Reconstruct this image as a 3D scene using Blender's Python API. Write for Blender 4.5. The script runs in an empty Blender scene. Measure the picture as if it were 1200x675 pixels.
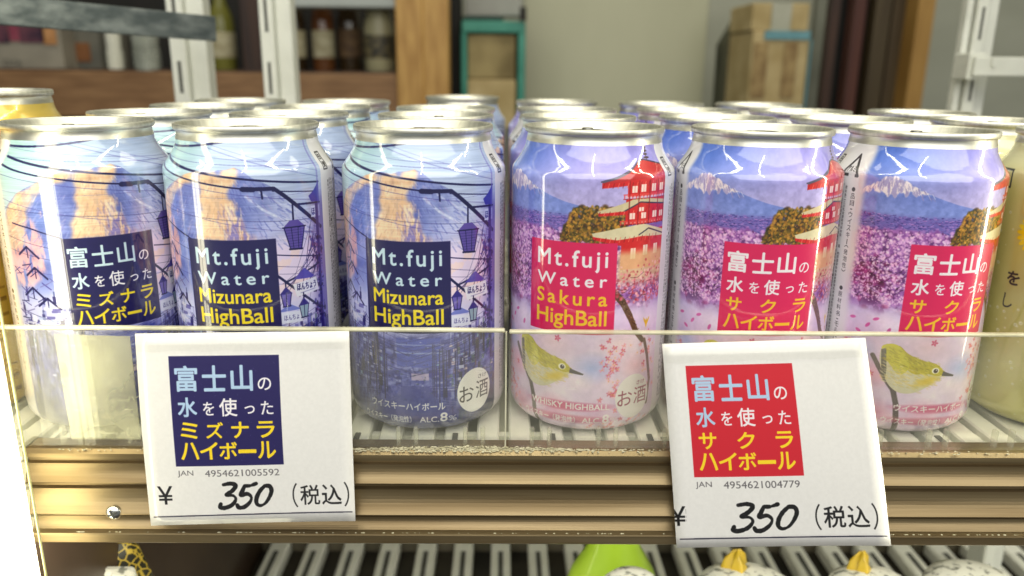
import bpy, bmesh, math, random
import numpy as np
from mathutils import Vector, Matrix

# ------------------------------------------------------------------ camera, world, lights, exposure
scene = bpy.context.scene
COL = scene.collection
R = math.radians
FPX, PITCH, YAW, ROLL, CAMZ = 925.4, 0.27361, 0.01239, 0.01052, 0.14457   # pixels (1200 wide), radians, metres

def cam_axes():
    cp, sp, cy, sy = math.cos(PITCH), math.sin(PITCH), math.cos(YAW), math.sin(YAW)
    f = Vector((sy * cp, cy * cp, -sp)); r = Vector((cy, -sy, 0)); u = r.cross(f)
    c, s = math.cos(ROLL), math.sin(ROLL)
    return c * r + s * u, -s * r + c * u, f
CR, CU, CF = cam_axes()
camd = bpy.data.cameras.new('camera'); cam = bpy.data.objects.new('camera', camd); COL.objects.link(cam)
m = Matrix((CR, CU, -CF)).transposed().to_4x4(); m.translation = (0, 0, CAMZ); cam.matrix_world = m
camd.sensor_width = 36; camd.lens = FPX / 1200 * 36; camd.clip_start = 0.01; camd.clip_end = 50
camd.dof.use_dof = True; camd.dof.focus_distance = 0.315; camd.dof.aperture_fstop = 8.0
scene.camera = cam

world = bpy.data.worlds.new('World'); scene.world = world; world.use_nodes = True
bg = world.node_tree.nodes['Background']; bg.inputs[0].default_value = (0.86, 0.90, 0.86, 1); bg.inputs[1].default_value = 0.19

def area(name, loc, target, sx, sy, power, color=(1, 1, 1)):
    d = bpy.data.lights.new(name, 'AREA'); d.shape = 'RECTANGLE'; d.size = sx; d.size_y = sy; d.energy = power; d.color = color
    o = bpy.data.objects.new(name, d); COL.objects.link(o); o.location = loc
    o.rotation_euler = (Vector(target) - Vector(loc)).to_track_quat('-Z', 'Y').to_euler()
    return o
# ceiling light over the aisle behind the camera, the showcase's canopy lamp, its upright tubes left and right
area('aisle_ceiling_lamp', (0.1, -1.0, 0.95), (0, 0.3, 0.0), 3.2, 1.5, 29, (1.0, 0.98, 0.93))
area('canopy_lamp', (0.0, 0.16, 0.60), (0, 0.30, 0.0), 1.3, 0.03, 2.0, (1.0, 0.95, 0.66))
area('ceiling_tube', (-0.03, -0.35, 1.0), (-0.03, 0.3, 0.1), 0.014, 0.7, 1.3, (1.0, 0.98, 0.9))
area('right_upright_tube', (0.42, 0.262, 0.10), (0.0, 0.275, 0.10), 0.016, 0.75, 1.3, (1.0, 0.96, 0.72))
area('under_shelf_tube', (0.05, 0.292, -0.044), (0.05, 0.40, -0.25), 0.55, 0.012, 0.42, (1.0, 0.97, 0.82))
area('room_lamp', (0.2, 0.9, 1.7), (0.2, 1.7, 0.1), 2.4, 1.0, 19.0, (1.0, 0.93, 0.72))
vs = scene.view_settings; vs.view_transform = 'Standard'; vs.look = 'None'; vs.exposure = 0.14; vs.gamma = 1.0
vs.use_curve_mapping = False
scene.render.engine = 'CYCLES'
scene.cycles.max_bounces = 10; scene.cycles.transparent_max_bounces = 16; scene.cycles.caustics_reflective = False; scene.cycles.caustics_refractive = False
scene.cycles.use_denoising = True; scene.cycles.sample_clamp_indirect = 6.0

def at(px, py, Y):
    """the point at depth Y (metres from the lens, along the aisle) seen at photograph pixel px, py"""
    d = CR * ((px - 600) / FPX) + CU * (-(py - 337.5) / FPX) + CF
    return Vector((0, 0, CAMZ)) + d * (Y / d.y)

# ------------------------------------------------------------------ object helpers
rnd = random.Random(7)
def tag(o, label, cat, group=None):
    o['label'] = label; o['category'] = cat
    if group: o['group'] = group
    return o
def empty(name, loc, label=None, cat=None, group=None, rz=0):
    o = bpy.data.objects.new(name, None); COL.objects.link(o); o.location = loc; o.rotation_euler = (0, 0, rz)
    o.empty_display_size = 0.02
    if label: tag(o, label, cat, group)
    return o
def obj(name, me, mat, parent=None, smooth=None):
    if isinstance(me, bmesh.types.BMesh):
        bm = me; me = bpy.data.meshes.new(name); bm.normal_update(); bm.to_mesh(me); bm.free()
    if mat and not me.materials: me.materials.append(mat)
    if smooth is not None:
        for p in me.polygons: p.use_smooth = True
        if smooth < 180: me.set_sharp_from_angle(angle=R(smooth))
    o = bpy.data.objects.new(name, me); COL.objects.link(o)
    if parent: o.parent = parent
    return o
def box(bm, x0, x1, y0, y1, z0, z1, bev=0.0, seg=2):
    r = bmesh.ops.create_cube(bm, size=1)
    vs_ = r['verts']
    for v in vs_:
        v.co = Vector((x0 + (v.co.x + .5) * (x1 - x0), y0 + (v.co.y + .5) * (y1 - y0), z0 + (v.co.z + .5) * (z1 - z0)))
    if bev > 0:
        es = list({e for v in vs_ for e in v.link_edges})
        bmesh.ops.bevel(bm, geom=es, offset=bev, segments=seg, affect='EDGES', profile=.5)
    return bm
def boxm(*a, **k): return box(bmesh.new(), *a, **k)
def lathe(prof, n=72, a0=None, uvz=None, cap_top=False, cap_bot=False):
    """prof: (radius, z) from bottom to top; the seam lies at angle a0 (degrees, 0 = towards -y, positive to +x)"""
    bm = bmesh.new(); uv = bm.loops.layers.uv.new('UVMap')
    a0 = -70.0 if a0 is None else a0
    rings = []
    for r, z in prof:
        rings.append([bm.verts.new((r * math.sin(R(a0 + 360 * i / n)), -r * math.cos(R(a0 + 360 * i / n)), z)) for i in range(n)])
    for k in range(len(rings) - 1):
        for i in range(n):
            j = (i + 1) % n
            f = bm.faces.new((rings[k][i], rings[k][j], rings[k + 1][j], rings[k + 1][i]))
            if uvz:
                z0, z1 = prof[k][1] / uvz, prof[k + 1][1] / uvz
                for l, (u, v) in zip(f.loops, ((i / n, z0), ((i + 1) / n, z0), ((i + 1) / n, z1), (i / n, z1))): l[uv].uv = (u, v)
    if cap_top: bm.faces.new(rings[-1])
    if cap_bot: bm.faces.new(rings[0][::-1])
    return bm
def extrude_profile(pts, x0, x1):
    """closed (y, z) outline swept along x"""
    bm = bmesh.new()
    a = [bm.verts.new((x0, y, z)) for y, z in pts]; b = [bm.verts.new((x1, y, z)) for y, z in pts]
    n = len(pts)
    for i in range(n):
        bm.faces.new((a[i], a[(i + 1) % n], b[(i + 1) % n], b[i]))
    bm.faces.new(a[::-1]); bm.faces.new(b)
    bmesh.ops.recalc_face_normals(bm, faces=bm.faces)
    return bm

# ------------------------------------------------------------------ materials
def nodes(name):
    mt = bpy.data.materials.new(name); mt.use_nodes = True
    nt = mt.node_tree; return mt, nt, nt.nodes['Principled BSDF']
def P(b, **k):
    for n, v in k.items():
        n = n.replace('_', ' ')
        b.inputs[n].default_value = (*v, 1) if isinstance(v, tuple) and len(v) == 3 else v
def add(nt, t, **k):
    n = nt.nodes.new(t)
    for a, v in k.items(): setattr(n, a, v)
    return n
def noise_mat(name, c0, c1, scale=20, rough=.6, metal=0.0, stretch=(1, 1, 1), bump=0.0, bscale=None, detail=5, spec=.4, lo=.35, hi=.65, coat=0.0):
    mt, nt, b = nodes(name)
    tc = add(nt, 'ShaderNodeTexCoord'); mp = add(nt, 'ShaderNodeMapping'); mp.inputs['Scale'].default_value = stretch
    nz = add(nt, 'ShaderNodeTexNoise'); nz.inputs['Scale'].default_value = scale; nz.inputs['Detail'].default_value = detail
    rp = add(nt, 'ShaderNodeValToRGB'); rp.color_ramp.elements[0].position = lo; rp.color_ramp.elements[1].position = hi
    rp.color_ramp.elements[0].color = (*c0, 1); rp.color_ramp.elements[1].color = (*c1, 1)
    L = nt.links.new
    L(tc.outputs['Object'], mp.inputs[0]); L(mp.outputs[0], nz.inputs['Vector']); L(nz.outputs[0], rp.inputs[0]); L(rp.outputs[0], b.inputs['Base Color'])
    P(b, Roughness=rough, Metallic=metal); b.inputs['Specular IOR Level'].default_value = spec; b.inputs['Coat Weight'].default_value = coat
    if bump:
        n2 = add(nt, 'ShaderNodeTexNoise'); n2.inputs['Scale'].default_value = bscale or scale * 3; n2.inputs['Detail'].default_value = 4
        bp = add(nt, 'ShaderNodeBump'); bp.inputs['Strength'].default_value = bump; bp.inputs['Distance'].default_value = .001
        L(mp.outputs[0], n2.inputs['Vector']); L(n2.outputs[0], bp.inputs['Height']); L(bp.outputs[0], b.inputs['Normal'])
    return mt
def s2l(c):
    return tuple(((x / 255) / 12.92 if x / 255 <= .04045 else ((x / 255 + .055) / 1.055) ** 2.4) for x in c)
# ------------------------------------------------------------------ print on the cans and tags: drawn here with numpy, shape by shape
_GC = {}
def glyph(txt, bold=0.0, space=1.0):
    """triangles of a text in the built-in font, as an (n, 3, 2) array"""
    k = (txt, space)
    if k in _GC: return _GC[k]
    cu = bpy.data.curves.new('t', 'FONT'); cu.body = txt; cu.resolution_u = 4; cu.space_character = space; cu.size = 1
    o = bpy.data.objects.new('t', cu); COL.objects.link(o)
    bpy.context.view_layer.update()
    dg = bpy.context.evaluated_depsgraph_get(); me = bpy.data.meshes.new_from_object(o.evaluated_get(dg))
    me.calc_loop_triangles()
    v = np.array([p.co[:2] for p in me.vertices], dtype=float).reshape(-1, 2)
    t = np.array([q.vertices[:] for q in me.loop_triangles], dtype=int).reshape(-1, 3)
    bpy.data.objects.remove(o); bpy.data.curves.remove(cu); bpy.data.meshes.remove(me)
    _GC[k] = v[t]
    return _GC[k]

class Canvas:
    """hi-res sRGB canvas in (x right, y up) units; S pixels per unit"""
    def __init__(s, w, h, S, col, x0=0.0, y0=0.0):
        s.W, s.H, s.S, s.x0, s.y0 = int(round(w * S)), int(round(h * S)), S, x0, y0
        s.a = np.empty((s.H, s.W, 3), np.float32); s.a[:] = np.array(col, np.float32) / 255
    def grid(s):
        x = (np.arange(s.W) + .5) / s.S + s.x0; y = (np.arange(s.H) + .5) / s.S + s.y0
        return np.meshgrid(x.astype(np.float32), y.astype(np.float32))
    def mix(s, col, al, sl=None):
        v = s.a if sl is None else s.a[sl]
        al = al[..., None] if isinstance(al, np.ndarray) else al
        c = np.asarray(col, np.float32); c = c / 255 if c.ndim == 1 else c
        v += (c - v) * al
    def win(s, xa, xb, ya, yb):
        i0 = max(0, int((xa - s.x0) * s.S)); i1 = min(s.W, int((xb - s.x0) * s.S) + 2)
        j0 = max(0, int((ya - s.y0) * s.S)); j1 = min(s.H, int((yb - s.y0) * s.S) + 2)
        if i1 <= i0 or j1 <= j0: return None
        X, Y = np.meshgrid((np.arange(i0, i1) + .5) / s.S + s.x0, (np.arange(j0, j1) + .5) / s.S + s.y0)
        return (slice(j0, j1), slice(i0, i1)), X, Y
    def poly(s, pts, col, al=1.0, tex=0.0, col2=None):
        p = np.array(pts, float); w = s.win(p[:, 0].min(), p[:, 0].max(), p[:, 1].min(), p[:, 1].max())
        if w is None: return
        sl, X, Y = w; ins = np.zeros(X.shape, bool)
        for (xa, ya), (xb, yb) in zip(p, np.roll(p, -1, 0)):
            if ya == yb: continue
            ins ^= ((ya > Y) != (yb > Y)) & (X < (xb - xa) * (Y - ya) / (yb - ya) + xa)
        c = np.array(col, np.float32) / 255
        if col2 is not None:      # bottom to top blend
            t = ((Y - p[:, 1].min()) / max(1e-6, p[:, 1].max() - p[:, 1].min()))[..., None]
            c = c + (np.array(col2, np.float32) / 255 - c) * t
        s.mix(np.broadcast_to(c, X.shape + (3,)) if c.ndim == 1 else c, (ins * al).astype(np.float32), sl)
    def rect(s, x0, x1, y0, y1, col, al=1.0): s.poly([(x0, y0), (x1, y0), (x1, y1), (x0, y1)], col, al)
    def line(s, pts, w, col, al=1.0, soft=0.0, w2=None):
        for k in range(len(pts) - 1):
            (xa, ya), (xb, yb) = pts[k], pts[k + 1]
            n = max(1, len(pts) - 1); wa = w if w2 is None else w + (w2 - w) * k / n
            q = wa / 2 + soft
            g = s.win(min(xa, xb) - q, max(xa, xb) + q, min(ya, yb) - q, max(ya, yb) + q)
            if g is None: continue
            sl, X, Y = g; dx, dy = xb - xa, yb - ya; L = dx * dx + dy * dy + 1e-12
            t = np.clip(((X - xa) * dx + (Y - ya) * dy) / L, 0, 1)
            d = np.hypot(X - xa - t * dx, Y - ya - t * dy)
            a = np.clip((wa / 2 + soft - d) / max(soft, 1.0 / s.S), 0, 1) if soft else (d < wa / 2).astype(float)
            s.mix(col, (a * al).astype(np.float32), sl)
    def blob(s, x, y, rx, ry, col, al=1.0, soft=.5, rot=0.0):
        q = max(rx, ry); g = s.win(x - q, x + q, y - q, y + q)
        if g is None: return
        sl, X, Y = g; c, n = math.cos(rot), math.sin(rot)
        u = ((X - x) * c + (Y - y) * n) / rx; v = (-(X - x) * n + (Y - y) * c) / ry
        d = np.sqrt(u * u + v * v); s.mix(col, (np.clip((1 - d) / max(soft, .02), 0, 1) * al).astype(np.float32), sl)
    def text(s, txt, x0, x1, y0, y1, col, bold=0.0, space=1.0, al=1.0, rot=0, stretch=True, mid=None):
        t = glyph(txt, bold, space)
        if not len(t): return
        if rot: t = np.stack([-t[..., 1], t[..., 0]], -1) if rot == 90 else np.stack([t[..., 1], -t[..., 0]], -1)
        lo = t.reshape(-1, 2).min(0); hi = t.reshape(-1, 2).max(0)
        sx, sy = (x1 - x0) / (hi[0] - lo[0]), (y1 - y0) / max(1e-6, hi[1] - lo[1])
        if not stretch: sx = sy = min(sx, sy)
        q = (t - lo) * [sx, sy] + [x0, y0]
        g = s.win(q[..., 0].min(), q[..., 0].max(), q[..., 1].min(), q[..., 1].max())
        if g is None: return
        sl, X, Y = g; mask = np.zeros(X.shape, bool)
        for tri in q:
            lo2 = ((tri.min(0) - [s.x0, s.y0]) * s.S).astype(int) - 1; hi2 = ((tri.max(0) - [s.x0, s.y0]) * s.S).astype(int) + 2
            i0, i1 = max(0, lo2[0] - sl[1].start), max(0, hi2[0] - sl[1].start); j0, j1 = max(0, lo2[1] - sl[0].start), max(0, hi2[1] - sl[0].start)
            x, y = X[j0:j1, i0:i1], Y[j0:j1, i0:i1]
            if not x.size: continue
            (ax, ay), (bx, by), (cx, cy) = tri
            e0 = (bx - ax) * (y - ay) - (by - ay) * (x - ax); e1 = (cx - bx) * (y - by) - (cy - by) * (x - bx); e2 = (ax - cx) * (y - cy) - (ay - cy) * (x - cx)
            mask[j0:j1, i0:i1] |= ((e0 >= 0) & (e1 >= 0) & (e2 >= 0)) | ((e0 <= 0) & (e1 <= 0) & (e2 <= 0))
        if bold > 0:          # heavier strokes: grow the mask by bold em
            r = bold * min(sx, sy) * s.S; pad = int(r) + 1
            big = s.win(X[0, 0] - pad / s.S, X[0, -1] + pad / s.S, Y[0, 0] - pad / s.S, Y[-1, 0] + pad / s.S); s2 = big[0]
            m0 = np.zeros(big[1].shape, bool); oj, oi = sl[0].start - s2[0].start, sl[1].start - s2[1].start
            m0[oj:oj + mask.shape[0], oi:oi + mask.shape[1]] = mask; m1 = m0.copy()
            for q_ in ((r, 12), (r * .5, 8)):
                for k_ in range(q_[1]):
                    dx, dy = int(round(q_[0] * math.cos(6.2832 * k_ / q_[1]))), int(round(q_[0] * math.sin(6.2832 * k_ / q_[1]))); m1 |= np.roll(m0, (dy, dx), (0, 1))
            mask, sl = m1, s2
        s.mix(col, (mask * al).astype(np.float32), sl)
    def down(s, k):
        h, w = s.H // k * k, s.W // k * k
        return s.a[:h, :w].reshape(h // k, k, w // k, k, 3).mean((1, 3))

def fbm(h, w, cell, seed, octs=4, ax=1.0):
    """value noise 0..1, cell in pixels"""
    rg = np.random.default_rng(seed); out = np.zeros((h, w), np.float32); amp, tot = 1.0, 0.0
    for o in range(octs):
        cy, cx = max(2.0, cell / 2 ** o), max(2.0, cell * ax / 2 ** o)
        ny, nx = int(h / cy) + 3, int(w / cx) + 3
        g = rg.random((ny, nx)).astype(np.float32)
        y = np.arange(h) / cy; x = np.arange(w) / cx; iy, ix = y.astype(int), x.astype(int)
        fy, fx = (y - iy), (x - ix); fy, fx = (fy * fy * (3 - 2 * fy)).astype(np.float32), (fx * fx * (3 - 2 * fx)).astype(np.float32)
        g0 = g[iy][:, ix] * (1 - fx) + g[iy][:, ix + 1] * fx; g1 = g[iy + 1][:, ix] * (1 - fx) + g[iy + 1][:, ix + 1] * fx
        out += amp * (g0 * (1 - fy[:, None]) + g1 * fy[:, None]); tot += amp; amp *= .55
    return out / tot
def blur(m, r):
    """box blur of a mask, radius in pixels, twice"""
    for _ in range(2):
        for ax in (0, 1):
            q = np.pad(m, [(r + 1, r) if k == ax else (0, 0) for k in (0, 1)], mode='edge'); cs = np.cumsum(q, ax, dtype=np.float64)
            m = ((cs[2 * r + 1:] - cs[:-2 * r - 1]) if ax == 0 else (cs[:, 2 * r + 1:] - cs[:, :-2 * r - 1])) / (2 * r + 1)
    return m.astype(np.float32)
def warp(m, dx, dy):
    h, w = m.shape; jj, ii = np.mgrid[0:h, 0:w]
    return m[np.clip(jj + dy.astype(int), 0, h - 1), np.clip(ii + dx.astype(int), 0, w - 1)]
def sm(x, a, b):
    t = np.clip((x - a) / (b - a), 0, 1); return t * t * (3 - 2 * t)

K = 33.1 * math.pi / 180        # millimetres of print per degree round the can
CH = 122.2                      # can height, millimetres
SS = 14
def face_canvas(col): return Canvas(180 * K, CH, SS, col, x0=-70 * K)
def rnd_poly(pts, n=5):
    p = [np.array(v, float) for v in pts]; m = len(p); out = []
    for i in range(m):
        p0, p1, p2, p3 = p[i - 1], p[i], p[(i + 1) % m], p[(i + 2) % m]
        for k in range(n):
            t = k / n; out.append(tuple(.5 * (2 * p1 + (p2 - p0) * t + (2 * p0 - 5 * p1 + 4 * p2 - p3) * t * t + (3 * p1 - p0 - 3 * p2 + p3) * t ** 3)))
    return out
def D(pts): return [(u * K, z) for u, z in pts]     # (degrees, mm) -> mm

def ja_label(c, x0, x1, y0, y1, third, cols):
    """the four-line square: cols = (panel, first line, small kana, last lines)"""
    w, h = x1 - x0, y1 - y0
    if cols[0]: c.rect(x0, x1, y0, y1, cols[0])
    def ch(t, a, b, top, bot, col, bold=.022): c.text(t, x0 + a * w, x0 + b * w, y1 - bot * h, y1 - top * h, col, bold)
    ch('富', .05, .25, .09, .31, cols[1]); ch('士', .30, .51, .09, .31, cols[1]); ch('山', .56, .75, .09, .31, cols[1]); ch('の', .80, .92, .20, .31, cols[2], .012)
    ch('水', .06, .23, .37, .54, cols[1]); ch('を', .29, .39, .41, .53, cols[2], .012); ch('使', .44, .60, .38, .54, cols[2], .018); ch('っ', .67, .76, .45, .52, cols[2], .012); ch('た', .82, .93, .41, .53, cols[2], .012)
    n = len(third)
    for i, t in enumerate(third):
        a = .07 + i * (.86 - .155) / (n - 1); ch(t, a, a + .155, .595, .74, cols[3])
    for i, t in enumerate('ハイボール'):
        a = .06 + i * .178
        if t == 'ー': ch(t, a, a + .155, .855, .88, cols[3], .03)
        else: ch(t, a, a + .16, .78, .935, cols[3])
def en_label(c, x0, x1, y0, y1, third, cols):
    w, h = x1 - x0, y1 - y0; c.rect(x0, x1, y0, y1, cols[0])
    def ln(t, a, b, top, bot, col, sp): c.text(t, x0 + a * w, x0 + b * w, y1 - bot * h, y1 - top * h, col, .017, sp)
    ln('Mt.fuji', .10, .90, .085, .315, cols[1], 1.25)
    ln('Water', .10, .90, .345, .475, cols[1], 1.45)
    ln(third, .10, .91, .525, .68, cols[3], 1.0 if len(third) > 6 else 1.3)
    ln('HighBall', .10, .91, .735, .955, cols[3], 1.0)

def strip(c, seed, jp):
    """white ingredients strip between the two faces, u 70..110"""
    c.rect(69.5 * K, 111 * K, 0, CH, (238, 236, 240)); rg = random.Random(seed)
    ink = (45, 42, 50)
    # recycling marks
    x = 77 * K
    c.line([(x - 1.6, 104.5), (x - 1.6, 111), (x + 1.6, 111), (x + 1.6, 104.5), (x - 1.6, 104.5)], .55, ink)
    c.text('缶', x - 1.1, x + 1.1, 108.2, 110.4, ink, .03); c.text('資', x - 1.1, x + 1.1, 105.2, 107.4, ink, .03)
    tx = 99 * K
    c.line([(tx - 4.2, 104.2), (tx, 112), (tx + 4.2, 104.2), (tx - 4.2, 104.2)], 1.1, ink); c.rect(tx - .6, tx + 2.8, 103.2, 105.0, (238, 236, 240))
    c.text('アルミ', tx - 2.2, tx + 2.2, 105.6, 107.6, ink, .03)
    # vertical lines of text, top to bottom; the widest nearest the next face
    big = ['●品目：ウイスキー（発泡性）', '●原材料名：モルト、グレー']
    z = 100.0
    for row in big:
        for t in row:
            if t == '：': c.blob(104 * K, z - .8, .25, .25, ink, soft=.1); c.blob(105 * K, z - .8, .25, .25, ink, soft=.1); z -= 1.9; continue
            if t in '（）': c.text(t, 102.6 * K, 106.2 * K, z - 1.0, z, ink, .01, rot=-90); z -= 1.7; continue
            if t == 'ー': c.line([(104.4 * K, z - .2), (104.4 * K, z - 2.2)], .3, ink); z -= 2.7; continue
            if t == '●': c.blob(104.4 * K, z - 1.2, .9, .9, ink, soft=.1); z -= 2.8; continue
            s_ = 2.0 if t not in '、ッ' else .9
            c.text(t, 104.4 * K - s_ / 2, 104.4 * K + s_ / 2, z - s_ * 1.1, z, ink, .012); z -= 2.75
        z -= 5
    for u in (79.2, 82.2, 85.2, 88.2, 91.2, 94.2, 97.4):
        z = 101.0 - rg.random() * 2
        words = 'グレーン原産国日本製造者名称内容量炭酸ガス含有飲酒運転法律禁止妊娠中授乳期胎児乳児発育悪影響二十歳未満'
        while z > 12:
            t = words[rg.randrange(len(words))]
            if rg.random() < .05: z -= 1.6; continue
            c.text(t, u * K - .62, u * K + .62, z - 1.25, z, ink, .014); z -= 1.5

def dabs(c, n, u0, u1, z0, z1, cols, r, rg, al=.8, inside=None, soft=.5, asp=1.0):
    for _ in range(n):
        u, z = rg.uniform(u0, u1), rg.uniform(z0, z1)
        if inside and not inside(u, z): continue
        q = r * rg.uniform(.5, 1.5); c.blob(u * K, z, q, q * asp * rg.uniform(.6, 1.2), cols[rg.randrange(len(cols))], al * rg.uniform(.6, 1), soft, rg.uniform(0, 3))

def paint_sakura():
    c = face_canvas((150, 150, 215)); X, Z = c.grid(); U = X / K; rg = random.Random(3)
    n1 = fbm(c.H, c.W, 260, 1, 5); n2 = fbm(c.H, c.W, 60, 2, 5); n3 = fbm(c.H, c.W, 24, 5, 4)
    # sky
    t = sm(U, -72, 20)[..., None]; sky = np.array((92, 128, 214)) * (1 - t) + np.array((158, 152, 218)) * t
    t = (1 - sm(Z, 92, 116))[..., None]; sky = sky + (np.array((200, 188, 224)) - sky) * t * .75
    sky += (n1[..., None] - .5) * 26; c.a[:] = sky / 255
    # mount and its snow cap
    mt = D([(-70, 99.5), (-60, 102.8), (-54, 105.3), (-50.5, 106.2), (-46, 105.9), (-40, 104.4), (-32, 101.6), (-21, 98.8), (-8, 96.3), (6, 94.4), (24, 92.5), (70, 90), (70, 80), (-70, 80)])
    c.poly(mt, (156, 168, 224), col2=(116, 134, 206)); c.a += ((n3 - .5) * .10 * sm(Z, 107, 100) * sm(Z, 84, 90))[..., None]
    cap = [(-70, 99.2), (-60, 102.7), (-54, 105.3), (-50.5, 106.2), (-46, 105.9), (-40, 104.4), (-32, 101.6), (-21, 98.8)]
    low = [(-27, 99.6), (-31, 99.7), (-34, 99.0), (-37, 100.6), (-40, 98.9), (-43, 100.2), (-46, 97.9), (-48, 99.6), (-51, 97.6), (-54, 99.8), (-57, 98.6), (-60, 100.2), (-64, 98.5), (-70, 98.2)]
    q = Canvas(1, 1, 1, (0, 0, 0)); q.__dict__.update(c.__dict__); q.a = np.zeros_like(c.a); q.poly(D(cap + low), (255, 255, 255)); lim = q.a * 0
    nv = fbm(c.H, c.W, 60, 8, 5, .35); q2 = blur(warp(q.a[..., 0], (n3 - .5) * 30, (nv - .5) * 50), 2); q.a[:] = 0; q.poly(mt, (255, 255, 255)); q2 = q2 * q.a[..., 0]
    c.mix((238, 226, 230), q2); c.mix((150, 142, 196), q2 * sm(nv, .52, .62) * .7)
    for _ in range(90):
        f = rg.random(); u = -50 + (f - .45) * 48 * 1; z = 105.6 - abs(u + 49) * .22 - rg.random() * 2.5
        c.line([(u * K, z), ((u + (u + 49) * .08) * K, z - rg.uniform(.6, 2))], .22, rg.choice([(168, 150, 190), (250, 244, 244), (150, 140, 190)]), .6)
    # town haze and dark treeline
    hz = sm(Z, 92.5, 89) * sm(Z, 78, 84); c.mix((120, 104, 178), hz * .85)
    for _ in range(1500):
        u, z = rg.uniform(-70, 40), rg.uniform(83, 91); c.rect(u * K, u * K + rg.uniform(.3, 1.3), z, z + rg.uniform(.12, .4), rg.choice([(88, 70, 150), (150, 120, 196), (196, 150, 214), (66, 56, 122), (128, 96, 168)]), .7)
    # cherry trees: masses of dabs, dark gaps between
    base = np.array((176, 122, 190)) + (n2[..., None] - .5) * np.array((150, 150, 120)); ms = sm(Z + (n2 - .5) * 6, 86.5, 84.5) * sm(Z + (n1 - .5) * 16, 50, 58)
    c.mix(np.clip(base, 0, 255) / 255, ms)
    dk = ms * sm(n2, .50, .62); c.mix((96, 52, 112), dk * .8)
    inb = lambda u, z: z > 55 + 4 * math.sin(u * .2)
    dabs(c, 2600, -70, 72, 54, 85.5, [(226, 176, 226), (206, 150, 214), (172, 112, 186), (240, 204, 238), (132, 80, 150), (110, 60, 120)], .75, rg, .75, inb)
    for _ in range(130):
        u, z = rg.gauss(-54, 9), rg.gauss(65, 4.5); c.blob(u * K, z, rg.uniform(.7, 2.2), rg.uniform(.6, 1.6), rg.choice([(112, 30, 84), (146, 44, 110), (84, 28, 70), (176, 70, 140)]), .6, .6)
    for k in range(26):
        u, z = rg.uniform(-68, -34), rg.uniform(56, 74); a = rg.uniform(-.6, .6)
        c.line([(u * K, z), (u * K + 2.2 * math.cos(a), z + 1.5 + 1.5 * math.sin(a)), (u * K + 4 * math.cos(a), z + 3)], .22, (64, 30, 54), .7)
    dabs(c, 2400, -70, 34, 56, 85, [(236, 196, 234), (250, 228, 246), (226, 170, 220), (246, 206, 232)], .48, rg, .8)
    # pale lower half
    lowm = sm(Z + (n1 - .5) * 18, 58, 49)
    pal = np.array((226, 208, 232)) + (n1[..., None] - .5) * np.array((60, 80, 40)); c.mix(np.clip(pal, 0, 255) / 255, lowm)
    for u, z, r, col, al in [(-60, 50, 9, (206, 196, 232), .6), (-20, 47, 8, (244, 226, 236), .7), (16, 30, 10, (170, 186, 236), .8), (8, 24, 7, (246, 232, 240), .8), (-12, 40, 11, (240, 206, 218), .7), (34, 40, 10, (250, 224, 226), .7), (-46, 26, 9, (240, 178, 200), .8), (-56, 36, 8, (164, 180, 232), .8), (50, 30, 9, (240, 190, 208), .7), (62, 44, 8, (226, 196, 226), .7), (-10, 12, 9, (232, 164, 196), .7), (20, 10, 10, (214, 170, 208), .7), (-40, 10, 9, (226, 150, 182), .7), (56, 8, 8, (206, 190, 220), .7), (30, 22, 6, (236, 214, 234), .6)]:
        c.blob(u * K, z, r, r * .75, col, al, 1.0)
    for u, z, a in [(-47, 49, .4), (-58, 43, -.5), (-52, 46, .9), (-63, 48, .2), (-38, 45, 1.2)]:
        c.blob(u * K, z, 1.5, .75, (206, 90, 160), .85, .35, a)
    # trees behind the pagoda
    ti = lambda u, z: z < 94.5 - .006 * (u - 14) ** 2 - (8 if u < -2 else 0) * 0 and (u > -8 + (z - 82) * .75)
    for cols, n, r in (([(70, 52, 26), (58, 56, 24), (96, 66, 30)], 420, 1.2), ([(166, 122, 44), (132, 112, 40), (196, 142, 56), (92, 86, 32), (220, 168, 80)], 1000, .55)):
        dabs(c, n, -8, 36, 80.5, 94.5, cols, r, rg, .85, ti)
    # pagoda
    red, dred, gry, beige = (205, 44, 46), (142, 22, 32), (96, 92, 112), (206, 192, 158)
    c.rect(36 * K, 70 * K, 98, 106, red); c.rect(35 * K, 70 * K, 87.5, 97, red); c.rect(33 * K, 70 * K, 70, 85, red)
    def roof(pts, under, colr, edge):
        c.poly(D(under), red); c.poly(D(pts), colr); c.line(D(edge), .5, (70, 64, 84))
    roof([(18, 103.6), (28, 105.2), (39, 107.4), (47, 110.6), (50, 111.2), (70, 109.0), (70, 105.4), (40, 104.2), (20, 102.8)], [(18.5, 103.2), (40, 104.6), (70, 105.6), (70, 102.8), (40, 102.4), (18.5, 101.2)], (188, 48, 50), [(18, 103.7), (28, 105.3), (39, 107.5), (47, 110.7), (52, 111.3), (70, 109.1)])
    c.poly(D([(18, 103.8), (28, 105.6), (39, 108), (47, 111), (46, 110.3), (38, 106.9), (28, 104.6), (19, 103.2)]), gry)
    roof([(16, 92.6), (30, 95.0), (44, 97.6), (70, 95.8), (70, 94.0), (46, 95.6), (34, 92.6), (17, 91.8)], [(16.5, 92.2), (40, 93.2), (70, 94.2), (70, 92), (40, 91.4), (17, 90.8)], beige, [(34, 92.6), (46, 95.8), (70, 94.2)])
    roof([(13, 84.2), (30, 86.2), (48, 87.4), (52, 87.0), (70, 84.0), (70, 81.6), (48, 82.6), (30, 81.6), (14, 82.9)], [(13.5, 83.0), (30, 81.8), (48, 82.6), (70, 81.8), (70, 79.5), (36, 79.0), (14, 81.8)], (214, 204, 172), [(46, 83.2), (54, 85.4), (70, 82.4)])
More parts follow.
